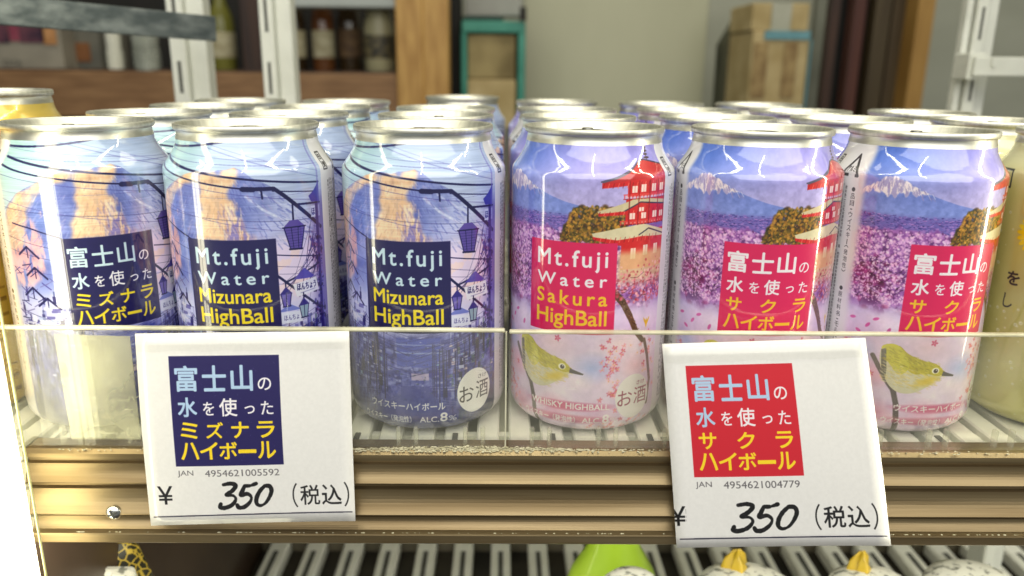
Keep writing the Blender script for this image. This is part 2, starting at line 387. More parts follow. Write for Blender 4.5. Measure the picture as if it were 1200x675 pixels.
    for k in range(15):          # rafters under the eaves
        for z0, z1, ua in ((101.3, 103.0, 19), (91, 92.4, 17), (80.6, 82.4, 15)):
            u = ua + k * 3.3
            if u < 69: c.line([(u * K, z0 + k * .03), (u * K + .5, z1 + .05 * k)], .28, (236, 130, 110) if k % 2 else dred, .9)
    for zt, zb, ul in ((98.9, 96.9, 33), (88.9, 87.2, 31)):        # balustrades
        c.rect(ul * K, 70 * K, zt - .3, zt, (226, 80, 74)); c.rect(ul * K, 70 * K, zb, zb + .35, dred)
        for k in range(14):
            u = ul + .5 + k * 2.9
            if u < 69.5: c.rect(u * K, u * K + .35, zb, zt, (226, 84, 76))
        for k in range(13):
            u = ul + 1.6 + k * 2.9
            if u < 68.5: c.rect(u * K, u * K + .9, zb + .5, zt - .5, (246, 196, 186), .55)
    for ul, zz, hh in ((39, 99.4, 2.6), (46, 99.6, 2.8), (55, 99.6, 2.8), (63, 99.6, 2.8), (38, 89.4, 2.4), (45, 92.2, 1.6), (47, 89.4, 2.3), (57, 89.4, 2.6), (64, 89.4, 2.4), (40, 74, 4.2), (50, 75, 4), (60, 75, 4)):
        c.rect(ul * K, (ul + 4) * K, zz, zz + hh, (248, 214, 206)); c.rect((ul + 1.9) * K, (ul + 2.2) * K, zz, zz + hh, (205, 70, 66))
    for u in (37, 44, 53, 61, 68): c.rect(u * K, u * K + .5, 87, 104, dred, .7)
    for k, (z, r) in enumerate(((111.8, 1.9), (113.0, 1.3), (114.2, 1.5), (115.3, 1.0), (116.3, .8))): c.blob(56 * K, z, r, .42, (72, 52, 60), 1, .2)
    c.line([(56 * K, 111), (56 * K, 117.5)], .35, (90, 60, 60))
    # warm ground below it, blossoms in front, trunk
    c.mix((226, 196, 150), sm(U, 28, 34) * sm(Z, 79, 75) * sm(Z, 60, 68) * .85)
    c.line(D([(28, 62), (36, 57), (42, 51), (48, 44), (54, 40)]), 2.6, (104, 76, 58), soft=.3, w2=1.6)
    for _ in range(60): u = rg.uniform(29, 50); c.blob(u * K, 63.5 - (u - 28) * .86 + rg.uniform(-1, 1), .5, .3, rg.choice([(70, 48, 40), (150, 118, 92)]), .6, .5)
    dabs(c, 420, 26, 70, 56, 74, [(196, 70, 86), (232, 150, 164), (158, 52, 70), (246, 200, 206), (214, 106, 124)], .62, rg, .8, lambda u, z: z < 66 + .16 * (u - 26) + rg.uniform(-4, 4) and z > 54 + .05 * (u - 20))
    for k in range(14):
        u, z = rg.uniform(28, 60), rg.uniform(58, 68); c.line([(u * K, z), (u * K + 3, z + rg.uniform(-.8, 2))], .2, (84, 44, 48), .7)
    for a in (-.5, 0, .5): c.blob(57 * K + a * 1.4, 47 + abs(a), .55, 2.4, (226, 176, 40), .9, .5, -a)
    # lower blossoms
    for _ in range(150):
        u, z = rg.choice([(rg.gauss(32, 5), rg.gauss(33, 4)), (rg.gauss(60, 5), rg.gauss(32, 6)), (rg.gauss(-52, 9), rg.gauss(14, 5)), (rg.gauss(40, 14), rg.gauss(4, 2.5)), (rg.gauss(34, 4), rg.gauss(20, 3)), (rg.gauss(-62, 4), rg.gauss(24, 7))])
        if abs(u) > 69: continue
        cc = rg.choice([(226, 96, 128), (238, 150, 176), (206, 66, 104), (250, 206, 216)])
        for k in range(5):
            a = k * 1.257 + rg.random(); c.blob(u * K + .7 * math.cos(a), z + .7 * math.sin(a), .75, .42, cc, .6, .6, a)
        c.blob(u * K, z, .35, .35, (226, 176, 90), .8, .5)
    # branch and white-eye
    c.line(D([(-46, 34), (-41.5, 29.9), (-36, 25), (-30, 20.5), (-27, 14.7), (-25.4, 7), (-25, 0)]), 1.5, (96, 82, 84), soft=.3, w2=2.0)
    c.line(D([(56, 40), (60, 33), (64, 22), (62, 12)]), 1.2, (120, 90, 88), soft=.3)
    body = [(-41, 37.5), (-36, 39.6), (-30, 39.4), (-24, 36.6), (-19, 34.8), (-14, 34.0), (-8, 33.4), (-3, 32.2), (1, 30.2), (3, 28.8), (1, 27.2), (-3, 25.6), (-8, 23.2), (-14, 21.0), (-20, 19.8), (-27, 20.0), (-33, 22.4), (-38, 27), (-41, 32)]
    c.poly(D(rnd_poly(body)), (212, 206, 178)); c.poly(D(rnd_poly([(-38, 39), (-30, 39.4), (-24, 36.6), (-14, 34), (-8, 33.4), (-3, 32.2), (1, 30.2), (3, 28.8), (-2, 27.6), (-10, 28.6), (-18, 28.2), (-24, 30.2), (-31, 33)])), (190, 178, 40))
    c.poly(D(rnd_poly([(-41, 38), (-31, 39.6), (-22, 32), (-27, 27.5), (-34, 31)])), (206, 200, 62)); c.poly(D([(-41, 37), (-38, 38), (-36, 29), (-36, 24), (-39, 27)]), (96, 92, 78))
    ins = lambda u, z: -40 < u < 1 and (22 + abs(u + 20) * .1) < z < 38.5 - max(0, u + 34) * .19
    for k in range(520):
        u, z = rg.uniform(-40, 1), rg.uniform(20, 39)
        if ins(u, z): top_ = z > 29.5 + (.12 * (-14 - u) if u < -14 else -1.2); c.line([(u * K, z), (u * K + rg.uniform(.8, 1.8), z - rg.uniform(.2, .8))], rg.uniform(.15, .35), rg.choice([(170, 158, 30), (222, 212, 84), (150, 140, 36), (200, 186, 50)] if top_ else [(226, 214, 180), (196, 186, 150), (232, 208, 110), (214, 196, 120)]), .5, soft=.12)
    for k in range(60):
        u, z = rg.uniform(-34, -2), rg.uniform(20.5, 34); c.blob(u * K, z, 1.2, .35, (216, 214, 90) if z > 28 else ((216, 196, 90) if u > -18 else (226, 222, 206)), .35, .8, -.5)
    c.blob(-9 * K, 25.4, 6.5, 2.6, (222, 194, 58), .85, .8, .35)
    c.blob(-4.2 * K, 29.9, 1.75, 1.45, (244, 242, 232), .95, .25); c.blob(-4 * K, 29.8, 1.0, 1.0, (70, 52, 40), 1, .2); c.blob(-3.6 * K, 30.2, .28, .28, (255, 255, 255), 1, .3)
    c.poly(D([(1.5, 29.6), (11, 27.6), (10.5, 27.0), (1, 27.6)]), (92, 84, 84))
    c.a += ((n3 - .5) * .07)[..., None] * np.array((1, .9, 1), np.float32)
    c.a[:] = np.clip((c.a - .55) * 1.2 + .535, 0, 1)
    # fade to white at the strip
    c.mix((238, 236, 240), sm(U, -64, -70) * .95 * (U < 0)); strip(c, 11, True)
    out = []
    for jp in (False, True):
        d = Canvas(1, 1, 1, (0, 0, 0)); d.__dict__.update(c.__dict__); d.a = c.a.copy()
        pan = (226, 22, 92); cols = (pan, (250, 244, 248), (250, 244, 248), (250, 200, 40))
        if jp: ja_label(d, -32 * K, 32 * K, 44, 80.5, 'サクラ', cols)
        else: en_label(d, -31 * K, 30.5 * K, 44, 80.5, 'Sakura', cols)
        for k in range(5): a = k * 1.257; d.blob(-8 * K + .8 * math.cos(a), 41.5 + .8 * math.sin(a), .8, .5, (214, 70, 120), .9, .4, a)
        d.blob(2 * K, 13.3, 21, 2.4, (214, 84, 132), .85, .5)
        wt = (252, 246, 250)
        if jp: d.text('ウイスキーハイボール', -28 * K, 30 * K, 11.9, 14.8, wt, .02)
        else: d.text('WHISKY HIGHBALL', -28 * K, 30 * K, 12.1, 14.6, wt, .02)
        d.blob(0, 7.6, 24, 2.4, (214, 104, 144), .75, .5); d.text('ウイスキー（発泡性）', -35 * K, 6 * K, 5.8, 8.8, wt, .022)
        d.text('ALC.', 11 * K, 24.5 * K, 6.2, 8.6, wt, .016); d.text('8', 25.5 * K, 30 * K, 6.2, 10, wt, .02); d.text('%', 31 * K, 37.5 * K, 6.2, 8.5, wt, .01)
        d.blob(48.5 * K, 16.6, 8.4, 9.6, (250, 246, 246), 1, .02); ik = (150, 50, 84)
        d.text('お', 35.8 * K, 47.5 * K, 13, 19.6, ik, -.004); d.text('酒', 49 * K, 61 * K, 13, 20.2, ik, -.004); d.text('さけ', 51 * K, 58.5 * K, 21.2, 23, ik, 0)
        out.append(d.down(2))
    return np.concatenate(out, 1)

def paint_mizunara():
    c = face_canvas((180, 205, 222)); X, Z = c.grid(); U = X / K; rg = random.Random(5)
    n1 = fbm(c.H, c.W, 260, 11, 5); n2 = fbm(c.H, c.W, 70, 12, 5); n3 = fbm(c.H, c.W, 28, 15, 4); nl = fbm(c.H, c.W, 5, 16, 2, 34)
    t = sm(U, -66, 25)[..., None]; sky = np.array((170, 210, 212)) * (1 - t) + np.array((170, 188, 222)) * t
    t = (1 - sm(Z, 84, 114))[..., None]; sky = sky + (np.array((208, 214, 240)) - sky) * t * .6; c.a[:] = sky / 255
    # mountain mass
    out = [(-70, 88), (-63.3, 93.1), (-54.6, 97.3), (-46, 99.8), (-38, 101.9), (-28.6, 104.6), (-17, 106.4), (-8, 105.8), (-4, 106.6), (2, 106.8), (6.9, 107.6), (11.9, 106.6), (17.4, 104), (28.7, 100.6), (38, 96), (48, 91.5), (58, 87), (70, 83), (70, 40), (-70, 40)]
    c.poly(D(out), (98, 118, 206)); msk = np.zeros((c.H, c.W), np.float32)
    q = Canvas(1, 1, 1, (0, 0, 0)); q.__dict__.update(c.__dict__); q.a = np.zeros_like(c.a)
    def region(pts): q.a[:] = 0; q.poly(D(pts), (255, 255, 255)); return q.a[..., 0].copy()
    mm = region(out)
    blue = np.array((118, 132, 204)) + (n2[..., None] - .5) * np.array((80, 80, 60)) + sm(U, 0, 50)[..., None] * np.array((70, 66, 28)); blue = blue + (np.array((196, 196, 236)) - blue) * (sm(Z, 98, 74) * sm(U, 4, 30))[..., None] * .8
    c.mix(np.clip(blue, 0, 255) / 255, mm)
    nv = fbm(c.H, c.W, 90, 17, 5, .28); nw = fbm(c.H, c.W, 150, 18, 5)
    tan = np.array((242, 204, 164)) + (n2[..., None] - .5) * np.array((36, 56, 70)) + (nv[..., None] - .5) * np.array((24, 30, 40))
    tan = np.clip(tan, 0, 255) / 255
    L1 = region([(-70, 88), (-63, 93.3), (-54.6, 97.4), (-38, 102), (-28, 104.8), (-17, 106.3), (-16, 103), (-28, 100.6), (-38, 97.6), (-46, 93), (-52, 86), (-56, 78), (-64, 74), (-70, 76)])
    L2 = region([(-16, 105.6), (-8, 105.4), (-2, 103), (1, 106.4), (7, 107.6), (11.5, 106.2), (9, 103), (4, 100.8), (2, 97.5), (5, 95.5), (8, 93), (6, 90), (9, 87), (12, 83.5), (18, 80), (-22, 80), (-20, 86), (-17, 91), (-20, 95), (-16, 99)])
    L3 = region([(-60, 88), (-52, 90), (-46, 86), (-40, 78), (-42, 66), (-60, 60), (-70, 62), (-70, 80)])
    wx, wy = (nw - .5) * 90 + (n3 - .5) * 50, (n2 - .5) * 90 + (n3 - .5) * 40
    L1, L2, L3 = [blur(warp(m_, wx * .7, wy * .7), 9) * mm for m_ in (L1, L2, L3)]
    st_ = sm(nv, .36, .56)
    c.mix(tan, L1 * (.7 + .3 * st_)); c.mix(tan, L2 * (.92 + .08 * st_)); c.mix(np.clip(tan + np.array((.0, -.10, .03)), 0, 1), L3 * st_ * .8)
    fl = L2 * sm(U, -6, 2) * sm(Z, 97, 92); c.mix((132, 122, 196), fl * sm(nv, .52, .44) * .85); c.mix((252, 232, 206), fl * sm(nv, .56, .66) * .7)
    for _ in range(60):          # gullies on the lit flank
        u = rg.uniform(-7, 10); z = rg.uniform(82, 95); c.line([(u * K, z), ((u + rg.uniform(-1, 2)) * K, z - rg.uniform(1.2, 3))], rg.uniform(.15, .4), rg.choice([(140, 128, 196), (250, 226, 196), (190, 150, 160)]), .4, soft=.3)
    lb_ = mm * sm(np.abs(U + 37), 12, 4) * sm(Z, 99, 95) * sm(Z, 80, 86); c.mix((112, 138, 214), lb_ * .5); c.mix((214, 176, 190), lb_ * sm(nv, .56, .64) * .7)
    c.line(D([(13, 97), (22.7, 92), (30, 89.4), (37.6, 87.2), (46, 85.6)]), .5, (222, 228, 246), .6, soft=.4)
    c.line(D([(20, 99), (30, 95), (40, 92)]), .4, (216, 222, 246), .45, soft=.4)
    cl = sm(Z + (n1 - .5) * 10, 82, 74) * sm(U, 2, 26); c.mix((236, 216, 240), cl * .8); c.mix((250, 214, 206), cl * sm(n2, .5, .62) * .7)
    c.mix((206, 206, 242), sm(Z + (n2 - .5) * 10, 66, 54) * .85)
    for _ in range(520):
        u = rg.uniform(-66, 60); z = rg.uniform(78, 105)
        j, i = min(c.H - 1, int(z * SS)), int((u + 70) * K * SS)
        if mm[j, i] < .5: continue
        lit = L1[j, i] + L2[j, i] > .5; sl_ = (u + 2) * .05
        cc = rg.choice([(206, 160, 136), (252, 224, 190), (222, 178, 150)] if lit else [(96, 106, 190), (150, 160, 222), (176, 166, 214), (110, 120, 200)])
        c.line([(u * K, z), (u * K + sl_ + rg.uniform(-.5, .5), z - rg.uniform(.8, 2.6))], rg.uniform(.12, .4), cc, .45, soft=.15)
    c.a += ((nl - .5) * .12 * sm(Z, 74, 84))[..., None]          # brushed grain of the can showing through
    navy, pur = (30, 26, 96), (62, 50, 150)
    # street below: facades receding to the middle
    sb = sm(Z + (n2 - .5) * 4, 46, 41); st = np.array((86, 92, 184)) + (n3[..., None] - .5) * np.array((170, 170, 120)) + (n2[..., None] - .5) * 90
    c.mix(np.clip(st, 0, 255) / 255, sb * .95)
    def shades(n, u0, u1, z0, z1, cols, w, h, al=.65):
        for _ in range(n):
            u, z = rg.uniform(u0, u1), rg.uniform(z0, z1); c.rect(u * K, u * K + rg.uniform(.3, w), z, z + rg.uniform(.4, h), rg.choice(cols), al)
    shades(170, -70, -22, 4, 56, [(52, 46, 120), (86, 84, 176), (140, 144, 214), (196, 204, 236), (70, 60, 140), (60, 74, 130)], 1.6, 6)
    shades(200, 26, 68, 4, 46, [(70, 60, 150), (110, 108, 196), (176, 184, 230), (120, 90, 120), (92, 120, 120), (60, 52, 130)], 1.6, 6)
    shades(150, -26, 28, 8, 40, [(70, 76, 188), (92, 100, 204), (56, 56, 160), (120, 130, 214), (150, 158, 224)], 3.5, 2.2, .6)
    c.rect(-8 * K, 22 * K, 30, 42, (74, 90, 206), .8); c.rect(-9 * K, 23 * K, 35.5, 36.2, (160, 176, 236), .8); c.rect(-9 * K, 23 * K, 39, 39.6, (140, 156, 228), .8)
    c.rect(2 * K, 14 * K, 24.5, 27.5, (206, 186, 216), .8); c.rect(14 * K, 24 * K, 26, 29, (66, 60, 170), .9); c.rect(-6 * K, 20 * K, 17, 22, (60, 56, 160), .6)
    for s_ in (-1, 1):
        for k in range(26):
            z = rg.uniform(12, 40); a, b = s_ * rg.uniform(42, 68), s_ * rg.uniform(14, 30); c.line([(a * K, z + (z - 26) * .35), (b * K, z)], .22, rg.choice([(50, 42, 110), (196, 200, 236)]), .55)
    for _ in range(420): u, z = rg.uniform(-68, 68), rg.gauss(26, 9); c.blob(u * K, z, rg.uniform(.3, .9), rg.uniform(.25, .6), rg.choice([(44, 40, 110), (150, 156, 220), (86, 96, 180), (64, 90, 96), (210, 210, 240)]), .5, .6)
    for s_ in (-1, 1):            # dark shopfronts, poles and pale signs on both sides of the street
        for k in range(30):
            u = s_ * rg.uniform(22, 66); z = rg.uniform(14, 40); h_ = rg.uniform(3, 11) * (abs(u) / 60 + .3)
            c.rect(u * K, u * K + rg.uniform(.3, 1.6), z, min(47, z + h_), rg.choice([(34, 28, 92), (48, 40, 120), (30, 30, 80)]), .75)
        for k in range(26):
            u = s_ * rg.uniform(18, 66); z = rg.uniform(22, 45); c.rect(u * K, u * K + rg.uniform(.5, 2.2), z, z + rg.uniform(.4, 1.6), rg.choice([(214, 218, 244), (176, 188, 234), (226, 206, 214), (150, 190, 220)]), .8)
        for k in range(12): u = s_ * rg.uniform(16, 40); wire_ = [(u * K, 14 + rg.uniform(0, 6)), (u * K + rg.uniform(-.3, .3), rg.uniform(34, 48))]; c.line(wire_, .3, (40, 34, 100), .8)
    for k in range(16): z = rg.uniform(30, 48); c.line([(-66 * K, z + rg.uniform(0, 8)), (rg.uniform(-8, 8) * K, z - 6), (66 * K, z + rg.uniform(0, 8))], .16, (40, 36, 110), .6)
    gr = sm(Z, 22, 6); c.mix((60, 66, 122), gr * .65); c.mix((46, 46, 86), sm(np.abs(U), 38, 64) * sm(Z, 26, 12) * .75)
    c.poly(D([(-4, 22), (12, 22), (30, 8), (-22, 8)]), (86, 92, 170), .6)
    # poles, stays, wires
    def wire(pts, w, al=1.0, col=navy): c.line(D(pts), w, col, al)
    def sag(a, b, s_, n=14): return [(a[0] + (b[0] - a[0]) * i / n, a[1] + (b[1] - a[1]) * i / n - s_ * 4 * (i / n) * (1 - i / n)) for i in range(n + 1)]
    wire(sag((-68, 114.2), (22, 119), 1.6), .75, .9); wire(sag((-66, 110.5), (66, 100.2), 1.0), .75); wire(sag((-68, 107.6), (12, 99.8), .6), .6)
    wire([(-40, 118), (-18, 114.8), (3, 111.6), (27, 107.9), (66, 102.3)], .45, .4, (90, 90, 170)); wire([(-20, 116.5), (27, 109.7), (66, 104.6)], .4, .32, (100, 100, 180))
    for k in range(9): z0 = rg.uniform(62, 112); wire(sag((-69, z0 + rg.uniform(-6, 6)), (66, z0 - rg.uniform(0, 12)), rg.uniform(.3, 1.6)), rg.uniform(.14, .26), rg.uniform(.3, .65), rg.choice([navy, pur]))
    for k in range(10): wire([(rg.uniform(28, 56), rg.uniform(46, 64)), (64, rg.uniform(60, 96))], .16, .6)
    c.mix((70, 54, 170), sm(U, 52, 67) * sm(Z, 102, 90) * sm(Z, 38, 50) * .6)
    wire([(30, 98.6), (62, 96.8)], .4); wire([(-62, 86), (-48, 84.4), (-30, 81), (-20, 78)], .5); wire([(30, 74), (66, 70.6)], .4)
    wire([(11, 99.7), (31, 99.5), (37, 96.8), (66, 82.4)], 1.5); wire([(11.5, 99.7), (18, 99.5)], 1.9); wire([(22.9, 99.6), (23.3, 96)], .7); wire([(46, 92.7), (66, 92.2)], .8)
    wire([(42.9, 93), (42.8, 86)], .75)
    c.poly(D([(35.4, 84.2), (40, 86.8), (46, 86.9), (51.6, 84.0), (48.2, 75.2), (39.2, 75.8)]), (104, 86, 178)); wire([(35, 84.2), (51.8, 84)], .5); wire([(36, 84), (39.5, 76)], .35); wire([(51, 84), (48, 75.6)], .35); wire([(41, 84), (42, 76)], .25); wire([(46, 84), (45.6, 76)], .25)
    for k in range(7): wire([(36.4 + k * .4, 83 - k * 1.05), (50.8 - k * .35, 82.9 - k * 1.05)], .16, .6)
    wire([(39, 75.6), (48.4, 75.2)], .7)
    c.poly(D([(66, 101), (63.5, 98.8), (60, 96.8), (56, 95.3), (58, 93), (66, 92.6)]), (56, 48, 176), .95)
    c.rect(57.4 * K, 66 * K, 86.8, 91.2, (190, 200, 240)); c.text('ほん', 58 * K, 64.6 * K, 87.6, 90.4, (44, 52, 150), .02)
    c.rect(61.4 * K, 64.4 * K, 40, 92, (58, 46, 140), .92); c.rect(64.2 * K, 66 * K, 40, 118, (120, 110, 200), .5)
    for a, b in (((56, 84), (51, 70)), ((58, 80), (44, 56)), ((61, 72), (34, 60)), ((60, 68), (48, 58)), ((61, 80), (53, 72)), ((60, 76), (40, 62))): wire([a, b], .3, .75)
    wire([(29, 66), (44, 58), (61, 49.6)], .95); wire([(36, 63), (62, 68)], .7)
    c.poly(D([(40, 63.4), (48.7, 67.4), (57, 63.4), (55, 62.8)]), (92, 80, 190))
    for z0, n in ((74, 60), (60, 40), (48, 60)):
        for _ in range(n): u, z = rg.gauss(60, 3.4), rg.gauss(z0, 3); c.blob(min(u, 66) * K, z, rg.uniform(.2, .9), rg.uniform(.3, 1.2), rg.choice([(50, 34, 110), (110, 60, 130), (70, 60, 160), (36, 28, 90)]), .75, .4)
    c.poly(D([(39.6, 61.4), (58.6, 62.8), (60.6, 57.2), (42, 56.2)]), (226, 226, 244)); c.text('ほんちょう', 42.5 * K, 58 * K, 58.6, 61.4, (40, 36, 120), .02); c.line(D([(45, 57.5), (57, 58.1)]), .35, (150, 150, 200), .8)
    def lantern(u, z, s_, col):
        c.poly(D([(u - 4.4 * s_, z), (u, z + 3 * s_), (u + 4.4 * s_, z)]), pur); c.poly(D([(u - 4 * s_, z), (u + 4 * s_, z), (u + 2.4 * s_, z - 5 * s_), (u - 2.4 * s_, z - 5 * s_)]), col)
        for k in (-1, 0, 1): wire([(u + k * 3.6 * s_, z), (u + k * 2.2 * s_, z - 5 * s_)], .3)
        wire([(u - 2.6 * s_, z - 5 * s_), (u + 2.6 * s_, z - 5 * s_)], .5); wire([(u, z + 3 * s_), (u, z + 5 * s_)], .5)
    c.poly(D([(29.8, 50.6), (44.4, 50.4), (45.2, 45.8), (29.6, 46.2)]), (216, 220, 244)); c.poly(D([(28, 51), (36, 54), (45, 51)]), (120, 132, 214)); c.text('ほんちょ', 32 * K, 42.5 * K, 47.2, 49.4, (56, 52, 140), .02)
    lantern(34.4, 58, 1.0, (112, 100, 190)); lantern(47, 52.3, 1.0, (150, 176, 196)); 
    # left-hand tangle of wires and brackets
    for k in range(30):
        u, z = rg.uniform(-69, -34), rg.uniform(42, 72); a = rg.uniform(-.9, .9)
        wire([(u, z), (u + 7 * math.cos(a), z + 4 * math.sin(a))], rg.uniform(.2, .5), .7, rg.choice([navy, pur, (110, 100, 170)]))
    for u, z in ((-60, 74), (-56, 66), (-60, 58), (-50, 54)): wire([(u, z), (u + 7, z + 3.2), (u + 15, z - 1)], .8, .9); wire([(u + 7, z + 3.2), (u + 7, z - 1)], .5, .8)
    for _ in range(20): u, z = rg.uniform(-66, -40), rg.uniform(44, 54); c.rect(u * K, u * K + rg.uniform(1, 4), z, z + rg.uniform(.8, 2), rg.choice([(226, 226, 244), (176, 190, 232), (90, 84, 170)]), .7)
    c.a[:] = np.clip((c.a - .55) * 1.22 + .53, 0, 1) * np.array((.985, .985, 1), np.float32)
    lum = c.a.mean(2, keepdims=True); c.a[:] = lum + (c.a - lum) * np.float32(.84)
    c.mix((236, 234, 240), sm(U, -66, -70) * .95 * (U < 0)); strip(c, 12, True)
    out = []
    for jp in (False, True):
        d = Canvas(1, 1, 1, (0, 0, 0)); d.__dict__.update(c.__dict__); d.a = c.a.copy()
        cols = ((24, 18, 84), (206, 232, 244), (244, 244, 250), (250, 226, 40))
        if jp: ja_label(d, -29 * K, 29 * K, 44, 80.5, 'ミズナラ', cols)
        else: en_label(d, -30.5 * K, 30 * K, 44, 80.5, 'Mizunara', cols)
        wt = (240, 240, 248); d.text('ウイスキーハイボール', -30 * K, 25 * K, 11.6, 14.8, wt, .02); d.text('ウイスキー（発泡性）', -37 * K, 1 * K, 5.8, 8.9, wt, .02)
        d.text('ALC.', 7 * K, 20.5 * K, 6.2, 8.7, wt, .016); d.text('8', 21.5 * K, 26.5 * K, 6.2, 10.2, wt, .02); d.text('%', 27.5 * K, 33.5 * K, 6.2, 8.6, wt, .01)
        d.blob(48.5 * K, 17.4, 8.6, 9.6, (252, 252, 252), 1, .02); ik = (50, 48, 56)
        d.text('お', 35.4 * K, 47 * K, 13.2, 20, ik, -.004); d.text('酒', 49 * K, 61 * K, 13.4, 21, ik, -.004); d.text('さけ', 51 * K, 59 * K, 22, 23.8, ik, 0)
        out.append(d.down(2))
    return np.concatenate(out, 1)

def paint_lemon():
    c = Canvas(360 * K, CH, 8, (198, 192, 112), x0=-180 * K); X, Z = c.grid(); U = X / K; rg = random.Random(9)
    n1 = fbm(c.H, c.W, 200, 21, 4); c.a += ((n1 - .5) * .14)[..., None]
    c.mix((232, 230, 196), sm(Z, 96, 112) * .8); c.mix((176, 176, 104), sm(np.abs(U + 40), 40, 10) * .35)
    for _ in range(500):
        u, z = rg.uniform(-178, 178), rg.uniform(4, 90); r = rg.uniform(.25, 1.0); c.blob(u * K, z, r, r, (236, 236, 206), .7, .3); c.blob(u * K, z, r * .65, r * .65, (184, 182, 124), .6, .4); c.blob(u * K - r * .3, z + r * .3, r * .25, r * .25, (255, 255, 245), .9, .4)
    for u0 in (-20, 150):
        for k in range(16): a = k * .3927; c.blob(u0 * K + 7 * math.cos(a), 78 + 7 * math.sin(a), 3, 1.6, (244, 216, 20), .95, .3, a)
        c.blob(u0 * K, 78, 8, 8, (246, 222, 40), 1, .1)
    ink = (30, 30, 26)
    c.blob(-64 * K, 82, 7, 7, (240, 212, 30), 1, .1)
    for k in range(20): a = k * .3142; c.blob(-64 * K + 7 * math.cos(a), 82 + 7 * math.sin(a), 1.8, 1.0, (244, 216, 20), .95, .3, a)
    c.text('を', -80 * K, -71 * K, 60, 65.5, ink, .01); c.text('し', -80 * K, -73 * K, 50, 56, ink, .01)
    z = 68
    for t in 'が漬けあと': c.text(t, -107 * K, -100 * K, z - 3.2, z, ink, .02); z -= 4.2
    z = 96
    for t in '品目酒': c.text(t, -106 * K, -101 * K, z - 2.6, z, ink, .02); z -= 3.6
    c.line([(-108 * K, 99), (-108 * K, 106), (-92 * K, 106), (-92 * K, 99), (-108 * K, 99)], .8, ink); c.text('アルミ', -106 * K, -94 * K, 101, 104, ink, .03)
    return c.down(2)

def paint_gold():
    c = Canvas(360 * K, CH, 6, (214, 172, 62), x0=-180 * K); X, Z = c.grid(); U = X / K
    n1 = fbm(c.H, c.W, 120, 31, 4, .3); c.a += ((n1 - .5) * .2)[..., None]
    c.mix((240, 214, 110), sm(Z, 100, 116) * .8); c.mix((226, 130, 40), sm(np.abs(Z - 104), 5, 1) * .5)
    rg = random.Random(4)
    for u in range(-170, 180, 9):
        for k in range(24):
            z = rg.uniform(6, 96); c.rect(u * K, u * K + 3.2, z, z + rg.uniform(.5, 1.6), rg.choice([(120, 84, 26), (250, 226, 140), (166, 120, 40)]), .6)
    return c.down(2)

